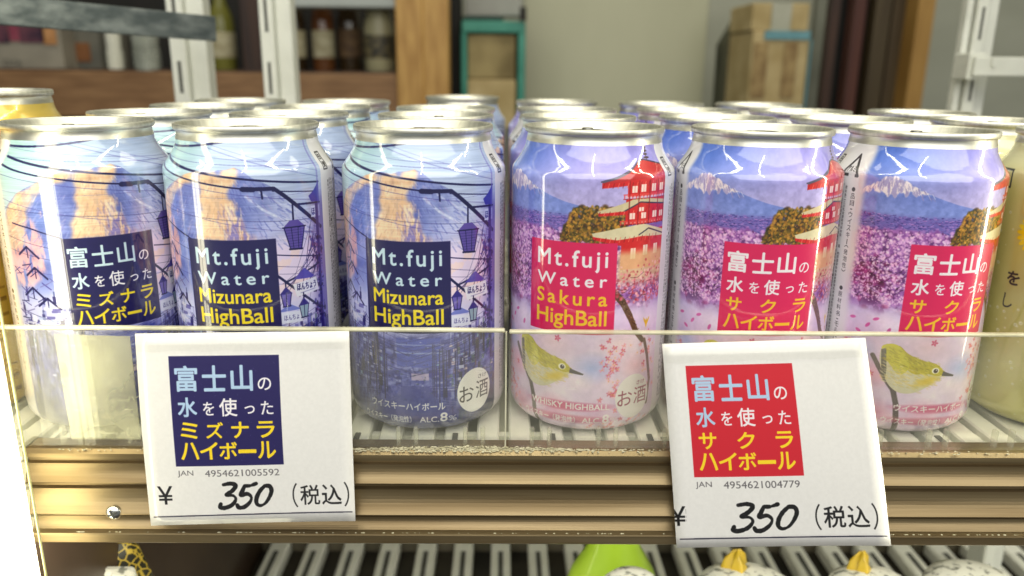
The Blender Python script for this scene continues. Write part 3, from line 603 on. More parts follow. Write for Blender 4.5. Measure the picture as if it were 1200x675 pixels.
def paint_tag(kind):
    W_, H_ = 250, 222; c = Canvas(W_, H_, 6, (235, 233, 230))
    rg = random.Random(kind)
    n = fbm(c.H, c.W, 18, 40 + kind, 4); c.a += ((n - .5) * .035)[..., None]
    def px(s, t): return s * W_, (1 - t) * H_
    if kind == 0: bx = (.150, .668, .113, .680); third = 'ミズナラ'; pan = (34, 26, 88); jan = '4954621005592'; yen = .085; num = (.345, .60, .775, .915); tax = (.70, .975); ln = .953
    else: bx = (.105, .625, .105, .640); third = 'サクラ'; pan = (206, 32, 48); jan = '4954621004779'; yen = .016; num = (.27, .575, .775, .92); tax = (.66, .955); ln = .955
    x0, y1 = px(bx[0], bx[2]); x1, y0 = px(bx[1], bx[3])
    c.rect(x0, x1, y0, y1, pan); n2 = fbm(c.H, c.W, 14, 50 + kind, 3)
    ja_label(c, x0, x1, y0, y1, third, (None, (176, 204, 232), (240, 236, 240), (250, 216, 36)))
    for _ in range(70 if kind == 0 else 30): x, y = rg.uniform(x0, x1), rg.uniform(y0, y1); c.line([(x, y), (x + rg.uniform(-2, 2), y + rg.uniform(-2, 2))], .22, (170, 160, 190), .5)
    ink = (24, 22, 24); g2 = (96, 92, 96)
    yj = (1 - bx[3]) * H_
    c.text('JAN', x0 + 1, x0 + 20, yj - 13, yj - 5, g2, -.008); c.text(jan, x0 + 34, x1 - 6, yj - 13, yj - 5, g2, -.008)
    yx, yy = px(yen, .84); c.text('¥', yx - 9, yx + 9, yy - 10, yy + 12, ink, .004)
    # hand-written 350 with a brush pen
    a, b, t0, t1 = num
    def hw(pts, w=5.2):
        q = []
        p = [Vector((a * W_ + s * (b - a) * W_, (1 - (t0 + t * (t1 - t0))) * H_, 0)) for s, t in pts]
        for i in range(len(p) - 1):
            p0, p1, p2, p3 = p[max(0, i - 1)], p[i], p[i + 1], p[min(len(p) - 1, i + 2)]
            for k in range(8):
                t = k / 8; v = .5 * ((2 * p1) + (p2 - p0) * t + (2 * p0 - 5 * p1 + 4 * p2 - p3) * t * t + (3 * p1 - p0 - 3 * p2 + p3) * t ** 3); q.append((v.x, v.y))
        q.append((p[-1].x, p[-1].y)); m = len(q)
        for i in range(m - 1): c.line(q[i:i + 2], w * (.55 + .45 * abs(math.sin(5.1 * i / m + .5))) * rg.uniform(.9, 1.08), (14, 12, 14) if rg.random() > .2 else (34, 30, 34))
    hw([(.10, .06), (.24, .02), (.33, .10), (.26, .30), (.14, .46), (.27, .50), (.31, .66), (.22, .88), (.08, .98), (.0, .94), (.02, .82)])
    hw([(.50, .12), (.45, .32), (.42, .48), (.54, .44), (.61, .58), (.57, .78), (.46, .96), (.36, .98), (.33, .88)]); hw([(.50, .12), (.60, .12), (.72, .04)], 4.6)
    hw([(.88, .14), (.78, .34), (.71, .60), (.70, .82), (.76, .92), (.86, .84), (.95, .60), (1.0, .34), (.97, .16), (.88, .14)])
    ta, tb = tax[0] * W_, tax[1] * W_; w = tb - ta; yt = (1 - .905) * H_; hh = 27
    c.text('（', ta, ta + w * .09, yt - 3, yt + hh, ink, .0); c.text('税', ta + w * .14, ta + w * .48, yt, yt + hh - 3, ink, .01); c.text('込', ta + w * .52, ta + w * .86, yt, yt + hh - 3, ink, .01); c.text('）', ta + w * .91, ta + w, yt - 3, yt + hh, ink, .0)
    c.line([px(.02, ln), px(.985, ln - .004)], 1.4, (40, 38, 60))
    return c.down(2)

def image(name, arr):
    h, w, _ = arr.shape; im = bpy.data.images.new(name, w, h)
    px = np.ones((h, w, 4), np.float32); px[..., :3] = np.clip(arr, 0, 1)
    im.pixels.foreach_set(px.ravel()); im.update(); im.pack(); return im

# ------------------------------------------------------------------ materials of the place
alu = noise_mat('bare_aluminium', (.70, .69, .61), (.82, .81, .73), 120, .36, 1.0, bump=.03, bscale=400)
alu_lid = noise_mat('lid_aluminium', (.64, .63, .56), (.78, .77, .69), 60, .44, 1.0, stretch=(1, 12, 1))
tab_m = noise_mat('tab_aluminium', (.20, .20, .18), (.32, .31, .28), 90, .3, 1.0)  # darker than the lid; the tab's dark reflection is put into its colour
dark = noise_mat('dark_opening', (.02, .02, .018), (.05, .05, .04), 40, .5)
bronze = noise_mat('anodised_bronze', (.20, .142, .070), (.33, .25, .135), 7, .34, .75, stretch=(1, 24, 24), bump=.035, bscale=140)
chrome = noise_mat('screw_steel', (.6, .6, .56), (.8, .8, .76), 300, .25, 1.0)
plastic_w = noise_mat('white_plastic', (.70, .70, .61), (.80, .80, .72), 60, .38, bump=.04)
slot_d = noise_mat('slot_shadow_plastic', (.05, .05, .045), (.09, .09, .08), 50, .6)
steel_w = noise_mat('white_painted_steel', (.60, .61, .55), (.70, .71, .65), 30, .4, bump=.05)
steel_g = noise_mat('galvanised_steel', (.10, .12, .125), (.25, .28, .28), 55, .38, .6, stretch=(1, 1, 2), bump=.3, bscale=180, lo=.4, hi=.7)
wood = noise_mat('pine_wood', (.36, .19, .05), (.52, .31, .095), 14, .5, stretch=(6, 1, 1), bump=.05)
wood_h = noise_mat('brown_board', (.17, .085, .035), (.28, .155, .07), 12, .5, stretch=(1, 1, 8), bump=.05)
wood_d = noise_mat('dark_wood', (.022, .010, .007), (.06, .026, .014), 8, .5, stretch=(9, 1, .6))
black = noise_mat('black_board', (.006, .006, .005), (.014, .012, .010), 10, .7)
cardb = noise_mat('cardboard', (.36, .27, .12), (.48, .38, .20), 18, .8)
cardg = noise_mat('grey_cardboard', (.22, .20, .16), (.32, .29, .23), 12, .8)
teal = noise_mat('teal_paint', (.03, .20, .15), (.06, .28, .21), 20, .5)
bluep = noise_mat('blue_print', (.08, .22, .26), (.13, .29, .33), 20, .5)
wallm = noise_mat('grey_wall', (.30, .31, .25), (.40, .41, .34), 2.2, .7, stretch=(1, 1, 3), lo=.3, hi=.7)
floorm = noise_mat('dark_floor', (.03, .022, .018), (.06, .045, .035), 6, .6)
pict_d = noise_mat('dark_print', (.03, .012, .03), (.16, .05, .07), 26, .5)
pict_b = noise_mat('brown_print', (.16, .09, .03), (.34, .24, .10), 40, .6)

def print_mat(name, img, rough=.3, metal=.0, coat=.6, grain=0.0, ext='REPEAT'):
    mt, nt, b = nodes(name); L = nt.links.new
    uv = add(nt, 'ShaderNodeUVMap'); uv.uv_map = 'UVMap'
    im = add(nt, 'ShaderNodeTexImage'); im.image = img; im.interpolation = 'Cubic'; im.extension = ext
    L(uv.outputs[0], im.inputs[0]); L(im.outputs[0], b.inputs['Base Color'])
    P(b, Roughness=rough, Metallic=metal); b.inputs['Coat Weight'].default_value = coat; b.inputs['Coat Roughness'].default_value = .045
    b.inputs['Coat IOR'].default_value = 2.1
    if grain:
        tc = add(nt, 'ShaderNodeTexCoord'); mp = add(nt, 'ShaderNodeMapping'); mp.inputs['Scale'].default_value = (1, 1, 5)
        nz = add(nt, 'ShaderNodeTexNoise'); nz.inputs['Scale'].default_value = 130; nz.inputs['Detail'].default_value = 3
        bp = add(nt, 'ShaderNodeBump'); bp.inputs['Strength'].default_value = grain; bp.inputs['Distance'].default_value = .0006
        L(tc.outputs['Object'], mp.inputs[0]); L(mp.outputs[0], nz.inputs['Vector']); L(nz.outputs[0], bp.inputs['Height']); L(bp.outputs[0], b.inputs['Normal']); L(bp.outputs[0], b.inputs['Coat Normal'])
    return mt
m_sak = print_mat('sakura_print', image('sakura_print', paint_sakura()), .34, .10, .8, .045)
m_miz = print_mat('mizunara_print', image('mizunara_print', paint_mizunara()), .34, .10, .8, .045)
m_lem = print_mat('lemon_print', image('lemon_print', paint_lemon()), .32, .15, .7, .08)
m_gld = print_mat('gold_print', image('gold_print', paint_gold()), .3, .45, .5, .10)
m_tag = [print_mat('price_tag_print', image('price_tag_print_%d' % k, paint_tag(k)), .35, 0, .35, 0, 'EXTEND') for k in (0, 1)]

def clear_mat(name, tint, haze, haze_col, rough=.02, edge=0.0):
    """clear plastic sheet: see-through, a little milky, mirror-like at a glance"""
    mt = bpy.data.materials.new(name); mt.use_nodes = True; nt = mt.node_tree; nt.nodes.clear(); L = nt.links.new
    out = add(nt, 'ShaderNodeOutputMaterial'); tr = add(nt, 'ShaderNodeBsdfTransparent'); tr.inputs[0].default_value = (*tint, 1)
    df = add(nt, 'ShaderNodeBsdfDiffuse'); df.inputs[0].default_value = (*haze_col, 1); gl = add(nt, 'ShaderNodeBsdfGlossy'); gl.inputs['Roughness'].default_value = rough
    lw = add(nt, 'ShaderNodeLayerWeight'); lw.inputs[0].default_value = .5; p5 = add(nt, 'ShaderNodeMath', operation='POWER'); p5.inputs[1].default_value = 5.0; fr = add(nt, 'ShaderNodeMath', operation='MULTIPLY_ADD'); fr.inputs[1].default_value = .95; fr.inputs[2].default_value = .035; L(lw.outputs['Facing'], p5.inputs[0]); L(p5.outputs[0], fr.inputs[0])
    nz = add(nt, 'ShaderNodeTexNoise'); nz.inputs['Scale'].default_value = 35; nz.inputs['Detail'].default_value = 6
    mr = add(nt, 'ShaderNodeMapRange'); mr.inputs[1].default_value = .35; mr.inputs[2].default_value = .72; mr.inputs[3].default_value = haze * .5; mr.inputs[4].default_value = haze * 1.7
    n2 = add(nt, 'ShaderNodeTexNoise'); n2.inputs['Scale'].default_value = 90; n2.inputs['Detail'].default_value = 8; m3 = add(nt, 'ShaderNodeMapping'); m3.inputs['Scale'].default_value = (1, 1, 9); m3.inputs['Rotation'].default_value = (0, .5, 0)
    sc_ = add(nt, 'ShaderNodeMapRange'); sc_.inputs[1].default_value = .66; sc_.inputs[2].default_value = .74; sc_.inputs[4].default_value = haze * 3.0; ad = add(nt, 'ShaderNodeMath', operation='ADD')
    tc = add(nt, 'ShaderNodeTexCoord'); L(tc.outputs['Object'], nz.inputs['Vector']); L(nz.outputs[0], mr.inputs[0]); L(tc.outputs['Object'], m3.inputs[0]); L(m3.outputs[0], n2.inputs['Vector']); L(n2.outputs[0], sc_.inputs[0]); L(mr.outputs[0], ad.inputs[0]); L(sc_.outputs[0], ad.inputs[1])
    m1 = add(nt, 'ShaderNodeMixShader'); m2 = add(nt, 'ShaderNodeMixShader')
    L(ad.outputs[0], m1.inputs[0]); L(tr.outputs[0], m1.inputs[1]); L(df.outputs[0], m1.inputs[2])
    L(fr.outputs[0], m2.inputs[0]); L(m1.outputs[0], m2.inputs[1]); L(gl.outputs[0], m2.inputs[2]); L(m2.outputs[0], out.inputs[0])
    return mt
acryl = clear_mat('clear_acrylic', (1.0, 1.0, .97), .05, (1.0, .97, .78))
acryl_edge = clear_mat('acrylic_lit_edge', (.8, .8, .7), .75, (.86, .83, .62), .2)  # pale milky colour stands for the light gathered in the guard's edges
tape_m = clear_mat('clear_tape', (1.0, 1.0, .99), .02, (.9, .88, .8), .10)
film_m = clear_mat('pale_film', (.95, .94, .86), .27, (.90, .88, .66), .3)
stub_m = clear_mat('clear_plastic_stub', (.97, .97, .92), .22, (.95, .94, .82), .08)

# ------------------------------------------------------------------ setting: floor, wall
o = obj('floor', boxm(-3, 3, -1.2, 2.4, -1.32, -1.30), floorm); o['kind'] = 'structure'
o = obj('back_wall', boxm(-3, 3, 2.0, 2.04, -1.3, 2.2), wallm); o['kind'] = 'structure'

# ------------------------------------------------------------------ the showcase shelf
RX0, RX1 = -.1835, .36
shelf = empty('display_shelf', (0, .28, 0), 'shelf with white slatted deck and bronze front rail carrying the drink cans', 'shelf')
def ch(name, bm, mat, parent, smooth=None):
    """a part whose mesh is given in world coordinates"""
    o = obj(name, bm, mat, parent, smooth)
    if parent:
        base = Vector((0, 0, 0)); p = parent
        while p: base += p.location; p = p.parent
        o.data.transform(Matrix.Translation(-base))
    return o
ch('base_tray', boxm(-.30, .36, .2815, .68, -.030, -.0075, bev=.001), noise_mat('grey_tray', (.50, .50, .40), (.62, .61, .51), 30, .5), shelf)
# deck slats run front to back; every second one carries oblong slots at its front end
slat_proto = {}
px0, pitch = -.296, .0132
for k in range(49):
    x = px0 + k * pitch; kind = k % 3
    if kind not in slat_proto:
        bm = boxm(-.0046, .0046, .2830, 0.672, -.0073, -.0004, bev=.0007, seg=1)
        me = ch('deck_slat', bm, plastic_w, shelf); slat_proto[kind] = me.data; o = me
    else:
        o = bpy.data.objects.new('deck_slat', slat_proto[kind]); COL.objects.link(o); o.parent = shelf
    o.location.x = x
    if kind == 0:
        sl = ch('slot', boxm(-.0011, .0011, .2855, .2950, -.0006, .0001), slot_d, shelf); sl.location.x = x; sl.parent = o; sl.location = (0, 0, 0)
# cross bars under the slats, one near the front
for y in (.2995, .36, .43, .50, .57, .64):
    ch('cross_bar', boxm(-.298, .356, y, y + .004, -.0074, -.0035), plastic_w, shelf)
# front rail: an extrusion of four coves
def cove(y0, y1, z0, z1, n=7): return [(y0 + (y1 - y0) * (i / n) ** 2.2, z0 + (z1 - z0) * i / n) for i in range(n + 1)]
pr = [(.2870, .0010), (.2780, .0010), (.2765, -.0004), (.2765, -.0020), (.2790, -.0030), (.2790, -.0046)]
pr += cove(.2775, .2750, -.0050, -.0118) + [(.2752, -.0124), (.2785, -.0130), (.2785, -.0150)] + cove(.2770, .2738, -.0156, -.0248) + [(.2740, -.0254), (.2785, -.0262), (.2785, -.0270)]
pr += cove(.2770, .2748, -.0276, -.0320) + [(.2726, -.0326), (.2724, -.0332)] + [(.2735, -.0338), (.2735, -.0372), (.2741, -.0378), (.2870, -.0378)]
rail = ch('front_rail', extrude_profile(pr, RX0, RX1), bronze, shelf)
endc = ch('rail_end_cap', extrude_profile([(y + (-.0004 if y < .28 else .0005), z + (.0005 if z > -.01 else -.0005)) for y, z in pr], RX0 - .0022, RX0 - .0001), noise_mat('grey_end_cap', (.26, .24, .17), (.36, .34, .26), 40, .45), shelf)
# screw in the rail
p = at(134, 600, .2750)
sc = ch('screw', lathe([(.0031, 0), (.0031, .0005), (.0026, .0012), (.0012, .0017), (.0001, .0018)], 24), chrome, None, 60)
bm = bmesh.new(); box(bm, -.0019, .0019, -.00035, .00035, .0013, .0019); box(bm, -.00034, .00034, -.0019, .0019, .00135, .00195)
cr = obj('cross_recess', bm, slot_d, sc); cr.rotation_euler.z = .4
sc.rotation_euler = (R(90), .0, 0); sc.parent = shelf; sc.location = p - shelf.location + Vector((0, -.0002, 0))

# ------------------------------------------------------------------ clear acrylic guard in front of the cans
AZ = .0487
guard = empty('acrylic_guard', (0, .2795, .0012), 'clear acrylic guard plate standing along the shelf front before the cans', 'guard')
for xa, xb, dz in ((-.1885, .0010, 0), (.0026, .36, -.0005)):
    pl = ch('plate', boxm(xa, xb, .2795, .2818, .0014, AZ + dz), acryl, guard)
    ch('top_edge', boxm(xa, xb, .2794, .2819, AZ + dz, AZ + .0013 + dz, bev=.0004, seg=1), acryl_edge, guard)
ch('joint_edge', boxm(.0012, .0018, .2796, .2817, .0014, AZ), acryl_edge, guard)
ch('side_edge', boxm(-.1893, -.1885, .2794, .2819, .0014, AZ + .0009), acryl_edge, guard)
# a thin pale see-through film added inside the guard, left of the tag
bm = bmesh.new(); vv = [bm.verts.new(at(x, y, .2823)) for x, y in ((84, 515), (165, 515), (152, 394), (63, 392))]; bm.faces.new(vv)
st_ = ch('sticker', bm, film_m, guard); st_['label'] = 'pale yellowish translucent film'; md = st_.modifiers.new('Solidify', 'SOLIDIFY'); md.thickness = .0002
# pairs of clear stubs at the foot of the guard
stub = None
for k in range(21):
    for d in (-.0034, .0034):
        x = -.168 + k * .0262 + d
        if stub is None: st = ch('foot_stub', boxm(-.0009, .0009, .2822, .2848, -.0003, .0082, bev=.0006, seg=2), stub_m, guard, 40); stub = st.data
        else: st = bpy.data.objects.new('foot_stub', stub); COL.objects.link(st); st.parent = guard
        st.location.x = x

# ------------------------------------------------------------------ cans
body_prof = [(.0255, .0016), (.0262, .0008), (.0276, .0010), (.0300, .0026), (.0317, .0046), (.0327, .0068), (.0331, .0095)] + [(.0331, z) for z in (.03, .055, .08, .1)] + [(.0331, .1030), (.03305, .1046), (.0328, .1058), (.0323, .1067), (.0310, .1084), (.0295, .1106), (.0283, .1127), (.0276, .1145), (.0273, .1164)]
lower = [(.0252, .0016), (.0240, .0045), (.0195, .0085), (.0110, .0112), (.0001, .0120)]
neck_prof = [(.02735, .1163), (.02705, .1175), (.0268, .1190), (.0270, .1196)]
lid_prof = [(.0270, .1194), (.0277, .1197), (.0280, .1204), (.02802, .1213), (.02785, .1219), (.0274, .12215), (.0269, .1219), (.0266, .1212), (.0262, .1190), (.0252, .1166), (.0246, .1160), (.0240, .1162), (.0237, .1170), (.0230, .1176), (.0120, .1176), (.0001, .1176)]
def can_meshes():
    d = {}
    for n, bm in (('body', lathe(body_prof, 96, -70, .1222)), ('neck', lathe(neck_prof, 72)), ('lid', lathe(lid_prof, 72)), ('bottom', lathe(lower[::-1], 48))):
        me = bpy.data.meshes.new(n); bm.normal_update(); bm.to_mesh(me); bm.free()
        for p in me.polygons: p.use_smooth = True
        d[n] = me
    d['neck'].materials.append(alu); d['lid'].materials.append(alu_lid); d['bottom'].materials.append(alu)
    # pull tab: a rounded loop plate with a finger hole and a rivet
    bm = bmesh.new(); N = 20; o_, i_, ot, it = [], [], [], []
    for k in range(N):
        a = 2 * math.pi * k / N; c, s = math.cos(a), math.sin(a)
        ex = .0078 * (abs(c) ** .7) * (1 if c > 0 else -1); ey = .0118 * (abs(s) ** .8) * (1 if s > 0 else -1)
        ix, iy = .0048 * c, .0045 * s + .0048
        o_.append(bm.verts.new((ex, ey, 0))); ot.append(bm.verts.new((ex * .93, ey * .95, .0011)))
        i_.append(bm.verts.new((ix, iy, 0))); it.append(bm.verts.new((ix * 1.1, .0048 + (iy - .0048) * 1.1, .0011)))
    for k in range(N):
        j = (k + 1) % N
        bm.faces.new((o_[k], o_[j], ot[j], ot[k])); bm.faces.new((ot[k], ot[j], it[j], it[k])); bm.faces.new((it[k], it[j], i_[j], i_[k])); bm.faces.new((i_[k], i_[j], o_[j], o_[k]))
    r = bmesh.ops.create_cone(bm, cap_ends=True, segments=14, radius1=.0026, radius2=.0022, depth=.0016); bmesh.ops.translate(bm, verts=r['verts'], vec=(0, -.0045, .0012))
    bmesh.ops.recalc_face_normals(bm, faces=bm.faces); bmesh.ops.translate(bm, verts=bm.verts, vec=(0, 0, .1188))
    me = bpy.data.meshes.new('pull_tab'); bm.to_mesh(me); bm.free(); me.materials.append(tab_m); d['tab'] = me
    bm = bmesh.new()            # score panel of the opening, a shallow raised oval
    vsx = [bm.verts.new((.0088 * math.cos(2 * math.pi * k / 24), -.0125 + .0072 * math.sin(2 * math.pi * k / 24), .11765)) for k in range(24)]
    vsy = [bm.verts.new((.0080 * math.cos(2 * math.pi * k / 24), -.0125 + .0065 * math.sin(2 * math.pi * k / 24), .1181)) for k in range(24)]
    for k in range(24): bm.faces.new((vsx[k], vsx[(k + 1) % 24], vsy[(k + 1) % 24], vsy[k]))
    bm.faces.new(vsy); me = bpy.data.meshes.new('opening_panel'); bm.to_mesh(me); bm.free(); me.materials.append(alu_lid); d['open'] = me
    return d
CM = can_meshes(); BODY = {}
for n, mt in (('miz', m_miz), ('sak', m_sak), ('lem', m_lem), ('gld', m_gld)):
    BODY[n] = CM['body'].copy(); BODY[n].materials.append(mt)
def can(kind, x, y, rot, label, group, z=.0, hs=1.0, tilt=0.0):
    e = empty('drink_can', (x, y, z), label, 'can', group, R(rot)); e.scale = (1, 1, hs); e.rotation_euler.y = tilt
    def part(name, me, par, rz=0):
        o = bpy.data.objects.new(name, me); COL.objects.link(o); o.parent = par; o.rotation_euler.z = rz; return o
    part('body', BODY[kind], e); part('base', CM['bottom'], e); part('neck', CM['neck'], e)
    lid = part('lid', CM['lid'], e, 0)
    tr = rnd.uniform(0, 6.28)
    part('pull_tab', CM['tab'], lid, tr); part('opening_panel', CM['open'], lid, tr)
    return e
MG, SG = 'blue highball cans in three columns', 'pink highball cans in three columns'
XC = [-.1705, -.1031, -.0323, .0366, .1045, .1699, .2410]; Y0 = .3243; PT = .0682
front = [('miz', 37 - 180, 'blue can with Japanese label turned right, leftmost of the blue front row'), ('miz', 0, 'blue can with English navy label directly behind the left price tag'), ('miz', -8, 'blue can with English navy label beside the pink English-labelled can'),
         ('sak', -18.5, 'pink can with red English label and red pagoda at right'), ('sak', -3 - 180, 'pink can with Japanese label directly behind the right price tag'), ('sak', 8 - 180, 'pink can with Japanese label beside the pale yellow can')]
ords = ['second', 'third', 'rearmost']
cold = ['leftmost blue column', 'middle blue column', 'right-hand blue column', 'left-hand pink column', 'middle pink column', 'right-hand pink column']
for i, (kd, rot, lb) in enumerate(front):
    G = MG if kd == 'miz' else SG
    can(kd, XC[i], Y0, rot, lb, G)
    ys = [Y0 + PT, Y0 + 2 * PT, Y0 + 3 * PT]
    if i == 2: ys[2] = .622
    if i == 3: ys[2] = .560
    if i >= 4: ys[2] = .540
    back_rot = {0: [75, 120, 40], 1: [14, -80, 60], 2: [64, 90, 10], 3: [-60, 20, 100], 4: [-8 - 180, 60, 130], 5: [-20, 80, 10]}[i]
    for k, y in enumerate(ys):
        can(kd, XC[i] + rnd.uniform(-.0008, .0008), y + rnd.uniform(-.001, .001), back_rot[k] + (180 if i == 0 else 0),
            '%s can of the %s, its silver lid showing above the cans in front' % (ords[k], cold[i]), G)
YG = 'pale yellow lemon cans at the right end'
can('lem', XC[6], Y0, -103, 'pale yellow bubbly can cut off by the right edge of the photo', YG)
can('lem', XC[6] - .001, Y0 + PT, 40, 'second pale yellow can behind the one at the right edge', YG)
can('lem', XC[6] - .002, Y0 + 2 * PT, 80, 'rearmost pale yellow can, farthest back at the right', YG)
can('gld', -.2400, .3243, 0, 'gold can at the left edge of the photo, mostly cut off', 'gold cans at the left end')
can('gld', -.2500, .3960, 30, 'taller gold can behind, its yellow rim showing above the leftmost blue can', 'gold cans at the left end', hs=1.075)

# ------------------------------------------------------------------ price tags taped to the guard
def price_tag(kind, corners, label):
    TL, TR, BR, BL = [at(*c) for c in corners]
    base = (BL + BR) / 2; e = empty('price_tag', base, label, 'price tag', 'price tags hung on the shelf front')
    nx, ny = 16, 16; bm = bmesh.new(); uv = bm.loops.layers.uv.new('UVMap'); g = []
    for j in range(ny + 1):
        t = j / ny; row = []
        for i in range(nx + 1):
            s = i / nx; p = (TL * (1 - s) + TR * s) * (1 - t) + (BL * (1 - s) + BR * s) * t
            p = p + Vector((0, -.0016 * math.sin(math.pi * t) * (.6 + .4 * math.sin(math.pi * s)) - .0010 * s ** 4 * t ** 3, 0))
            row.append(bm.verts.new(p - base))
        g.append(row)
    for j in range(ny):
        for i in range(nx):
            f = bm.faces.new((g[j + 1][i], g[j + 1][i + 1], g[j][i + 1], g[j][i]))
            for l, (a, b) in zip(f.loops, ((i, j + 1), (i + 1, j + 1), (i + 1, j), (i, j))): l[uv].uv = (a / nx, 1 - b / ny)
    o = obj('card', bm, m_tag[kind], e, 180); md = o.modifiers.new('Solidify', 'SOLIDIFY'); md.thickness = .0003; md.offset = -1
    # clear tape along the top edge, folded onto the guard
    bm = bmesh.new(); U_ = (TL - BL).normalized(); Rr = (TR - TL).normalized(); n = Vector((0, -1, 0)); g = []
    def card(s, t):
        p = (TL * (1 - s) + TR * s) * (1 - t) + (BL * (1 - s) + BR * s) * t
        return p + Vector((0, -.0016 * math.sin(math.pi * max(t, 0)) * (.6 + .4 * math.sin(math.pi * s)), 0))
    for j in range(5):
        t = j / 4; row = []
        for i in range(13):
            s = .01 + .97 * i / 12; p = card(s, .088 + .004 * math.sin(i * 2.1) - .078 * t) + n * (.0004 + .00012 * math.sin(i * 1.9 + j)); row.append(bm.verts.new(p - base))
        g.append(row)
    for j in range(4):
        for i in range(12): bm.faces.new((g[j][i], g[j][i + 1], g[j + 1][i + 1], g[j + 1][i]))
    obj('tape', bm, tape_m, e, 180)
    return e
price_tag(0, [(158, 391, .2783), (409, 388, .2783), (417, 609, .2705), (177, 616, .2705)], 'white price tag with navy square and hand-written 350 at the left')
price_tag(1, [(776, 403, .2783), (1014, 396, .2783), (1043, 638, .2690), (793, 642, .2690)], 'white price tag with red square and hand-written 350 at the right')

# ------------------------------------------------------------------ lit upright light bar at the left
lampm, nt, b = nodes('lit_diffuser'); P(b, Base_Color=(.9, .9, .85), Roughness=.4); b.inputs['Emission Color'].default_value = (1, .94, .64, 1); b.inputs['Emission Strength'].default_value = 5.6
lx = at(24, 530, .258).x
lb = empty('upright_light_bar', (lx - .008, .256, -.45), 'glowing white upright light bar at the lower left corner', 'lamp')
ch('diffuser', boxm(lx - .0185, lx - .0005, .2490, .2600, -.45, .40, bev=.003, seg=3), lampm, lb, 40)
ch('edge_trim', boxm(lx - .0004, lx, .2602, .2611, -.45, .40), noise_mat('yellowed_trim', (.75, .72, .30), (.82, .8, .42), 20, .3), lb)
# side panel behind it
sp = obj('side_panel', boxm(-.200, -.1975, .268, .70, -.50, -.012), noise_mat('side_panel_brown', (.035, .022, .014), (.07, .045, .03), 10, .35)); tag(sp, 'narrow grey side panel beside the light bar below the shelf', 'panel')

# ------------------------------------------------------------------ uprights of the gondola, seen above and below the shelf
def upright(xa, xb, py, Y, label, w2=None, group='slotted white uprights behind the cans'):
    a, b_ = at(xa, py, Y), at(xb, py, Y); x0, x1 = a.x, b_.x; zc = (.9 - .6) / 2
    e = empty('shelf_upright', ((x0 + x1) / 2, Y, -.6), label, 'upright', group)
    h = (x1 - x0)
    ch('post', boxm(x0, x0 + h * .46, Y, Y + .02, -.6, .5, bev=.001, seg=1), steel_w, e)
    ch('flange', boxm(x0 + h * .46 + .0001, x1, Y + .006, Y + .024, -.6, .5, bev=.001, seg=1), steel_w, e)
    me = None
    for k in range(22):
        z = -.58 + k * .05
        if me is None: s = ch('slot', boxm(x0 + h * .19, x0 + h * .29, Y - .0004, Y + .0004, 0, .026), slot_d, e); me = s.data; off = s.location.z
        else: s = bpy.data.objects.new('slot', me); COL.objects.link(s); s.parent = e
        s.location.z = z
    return e
upright(199, 239, 60, .69, 'white slotted upright with the grey bar crossing its front')
upright(306, 341, 60, .69, 'white slotted upright standing alone before the dark bottle cabinet')
ur = upright(1138, 1168, 60, .69, 'white slotted upright at the right, holding a short bracket')
ch('side_bar', boxm(at(1127, 60, .69).x, at(1134, 60, .69).x, .692, .70, -.6, .5), steel_w, ur)
bz = at(1150, 77, .66).z; bxx = at(1150, 77, .66).x
br = empty('shelf_bracket', (bxx, .66, bz), 'short white bracket hooked on the right-hand upright', 'bracket')
ch('arm', boxm(bxx - .003, bxx + .11, .664, .668, bz - .008, bz + .007, bev=.0008), steel_w, br); ch('hook', boxm(bxx - .006, bxx + .008, .668, .692, bz - .011, bz + .010, bev=.001), steel_w, br); ch('peg', boxm(bxx + .010, bxx + .014, .6625, .6635, bz - .001, bz + .006), steel_w, br)
upright(1156, 1186, 640, .50, 'white slotted upright under the shelf near the lower right corner')

# grey bar at the upper left
A, B = at(-60, 6, .50), at(252, 34, .64)
bm = bmesh.new(); dv = (B - A); L_ = dv.length; hgt = .0092
box(bm, 0, L_, -.002, .002, -hgt, hgt, bev=.0008); rb = obj('steel_bar', bm, steel_g)
rb.matrix_world = Matrix.Translation(A) @ dv.to_track_quat('X', 'Z').to_matrix().to_4x4(); tag(rb, 'dusty grey steel bar crossing the upper left corner', 'bar')

# ------------------------------------------------------------------ store behind
def slab(name, x0, x1, y0, y1, Y, dep, mat, parent=None, bev=.002):
    a, b_ = at(x0, y1, Y), at(x1, y0, Y)
    return ch(name, boxm(a.x, b_.x, Y, Y + dep, a.z, b_.z, bev=bev, seg=1), mat, parent)
YB = 1.45
cab = empty('bottle_cabinet', (at(300, 130, YB).x, YB, at(300, 130, YB).z), 'wooden cabinet with dark inside holding bottles at the upper left', 'cabinet')
slab('back_board', -420, 500, -190, 92, YB + .30, .02, black, cab)
slab('front_board', -420, 466, 87, 132, YB, .06, wood_h, cab); slab('shelf_board', -400, 464, 84.6, 86.6, YB + .005, .28, wood_d, cab)
slab('post', 466.5, 491.5, -190, 142, YB - .01, .06, wood, cab); slab('post', 497.5, 523, -190, 142, YB - .01, .06, wood, cab); slab('post_joint', 491.7, 497.3, -190, 142, YB + .03, .02, black, cab)
slab('under_board', -420, 470, 133, 220, YB + .03, .05, wood_d, cab); slab('top_rail', 338, 466, -40, 8, YB, .05, noise_mat('pale_glass_rail', (.30, .33, .32), (.42, .45, .43), 5, .4), cab)
slab('divider', 286, 300, -190, 84, YB + .02, .05, wood_d, cab)
gapb = slab('dark_gap', 524, 539, -190, 160, YB + .1, .05, black); tag(gapb, 'black vertical gap beside the pine cabinet post', 'panel')
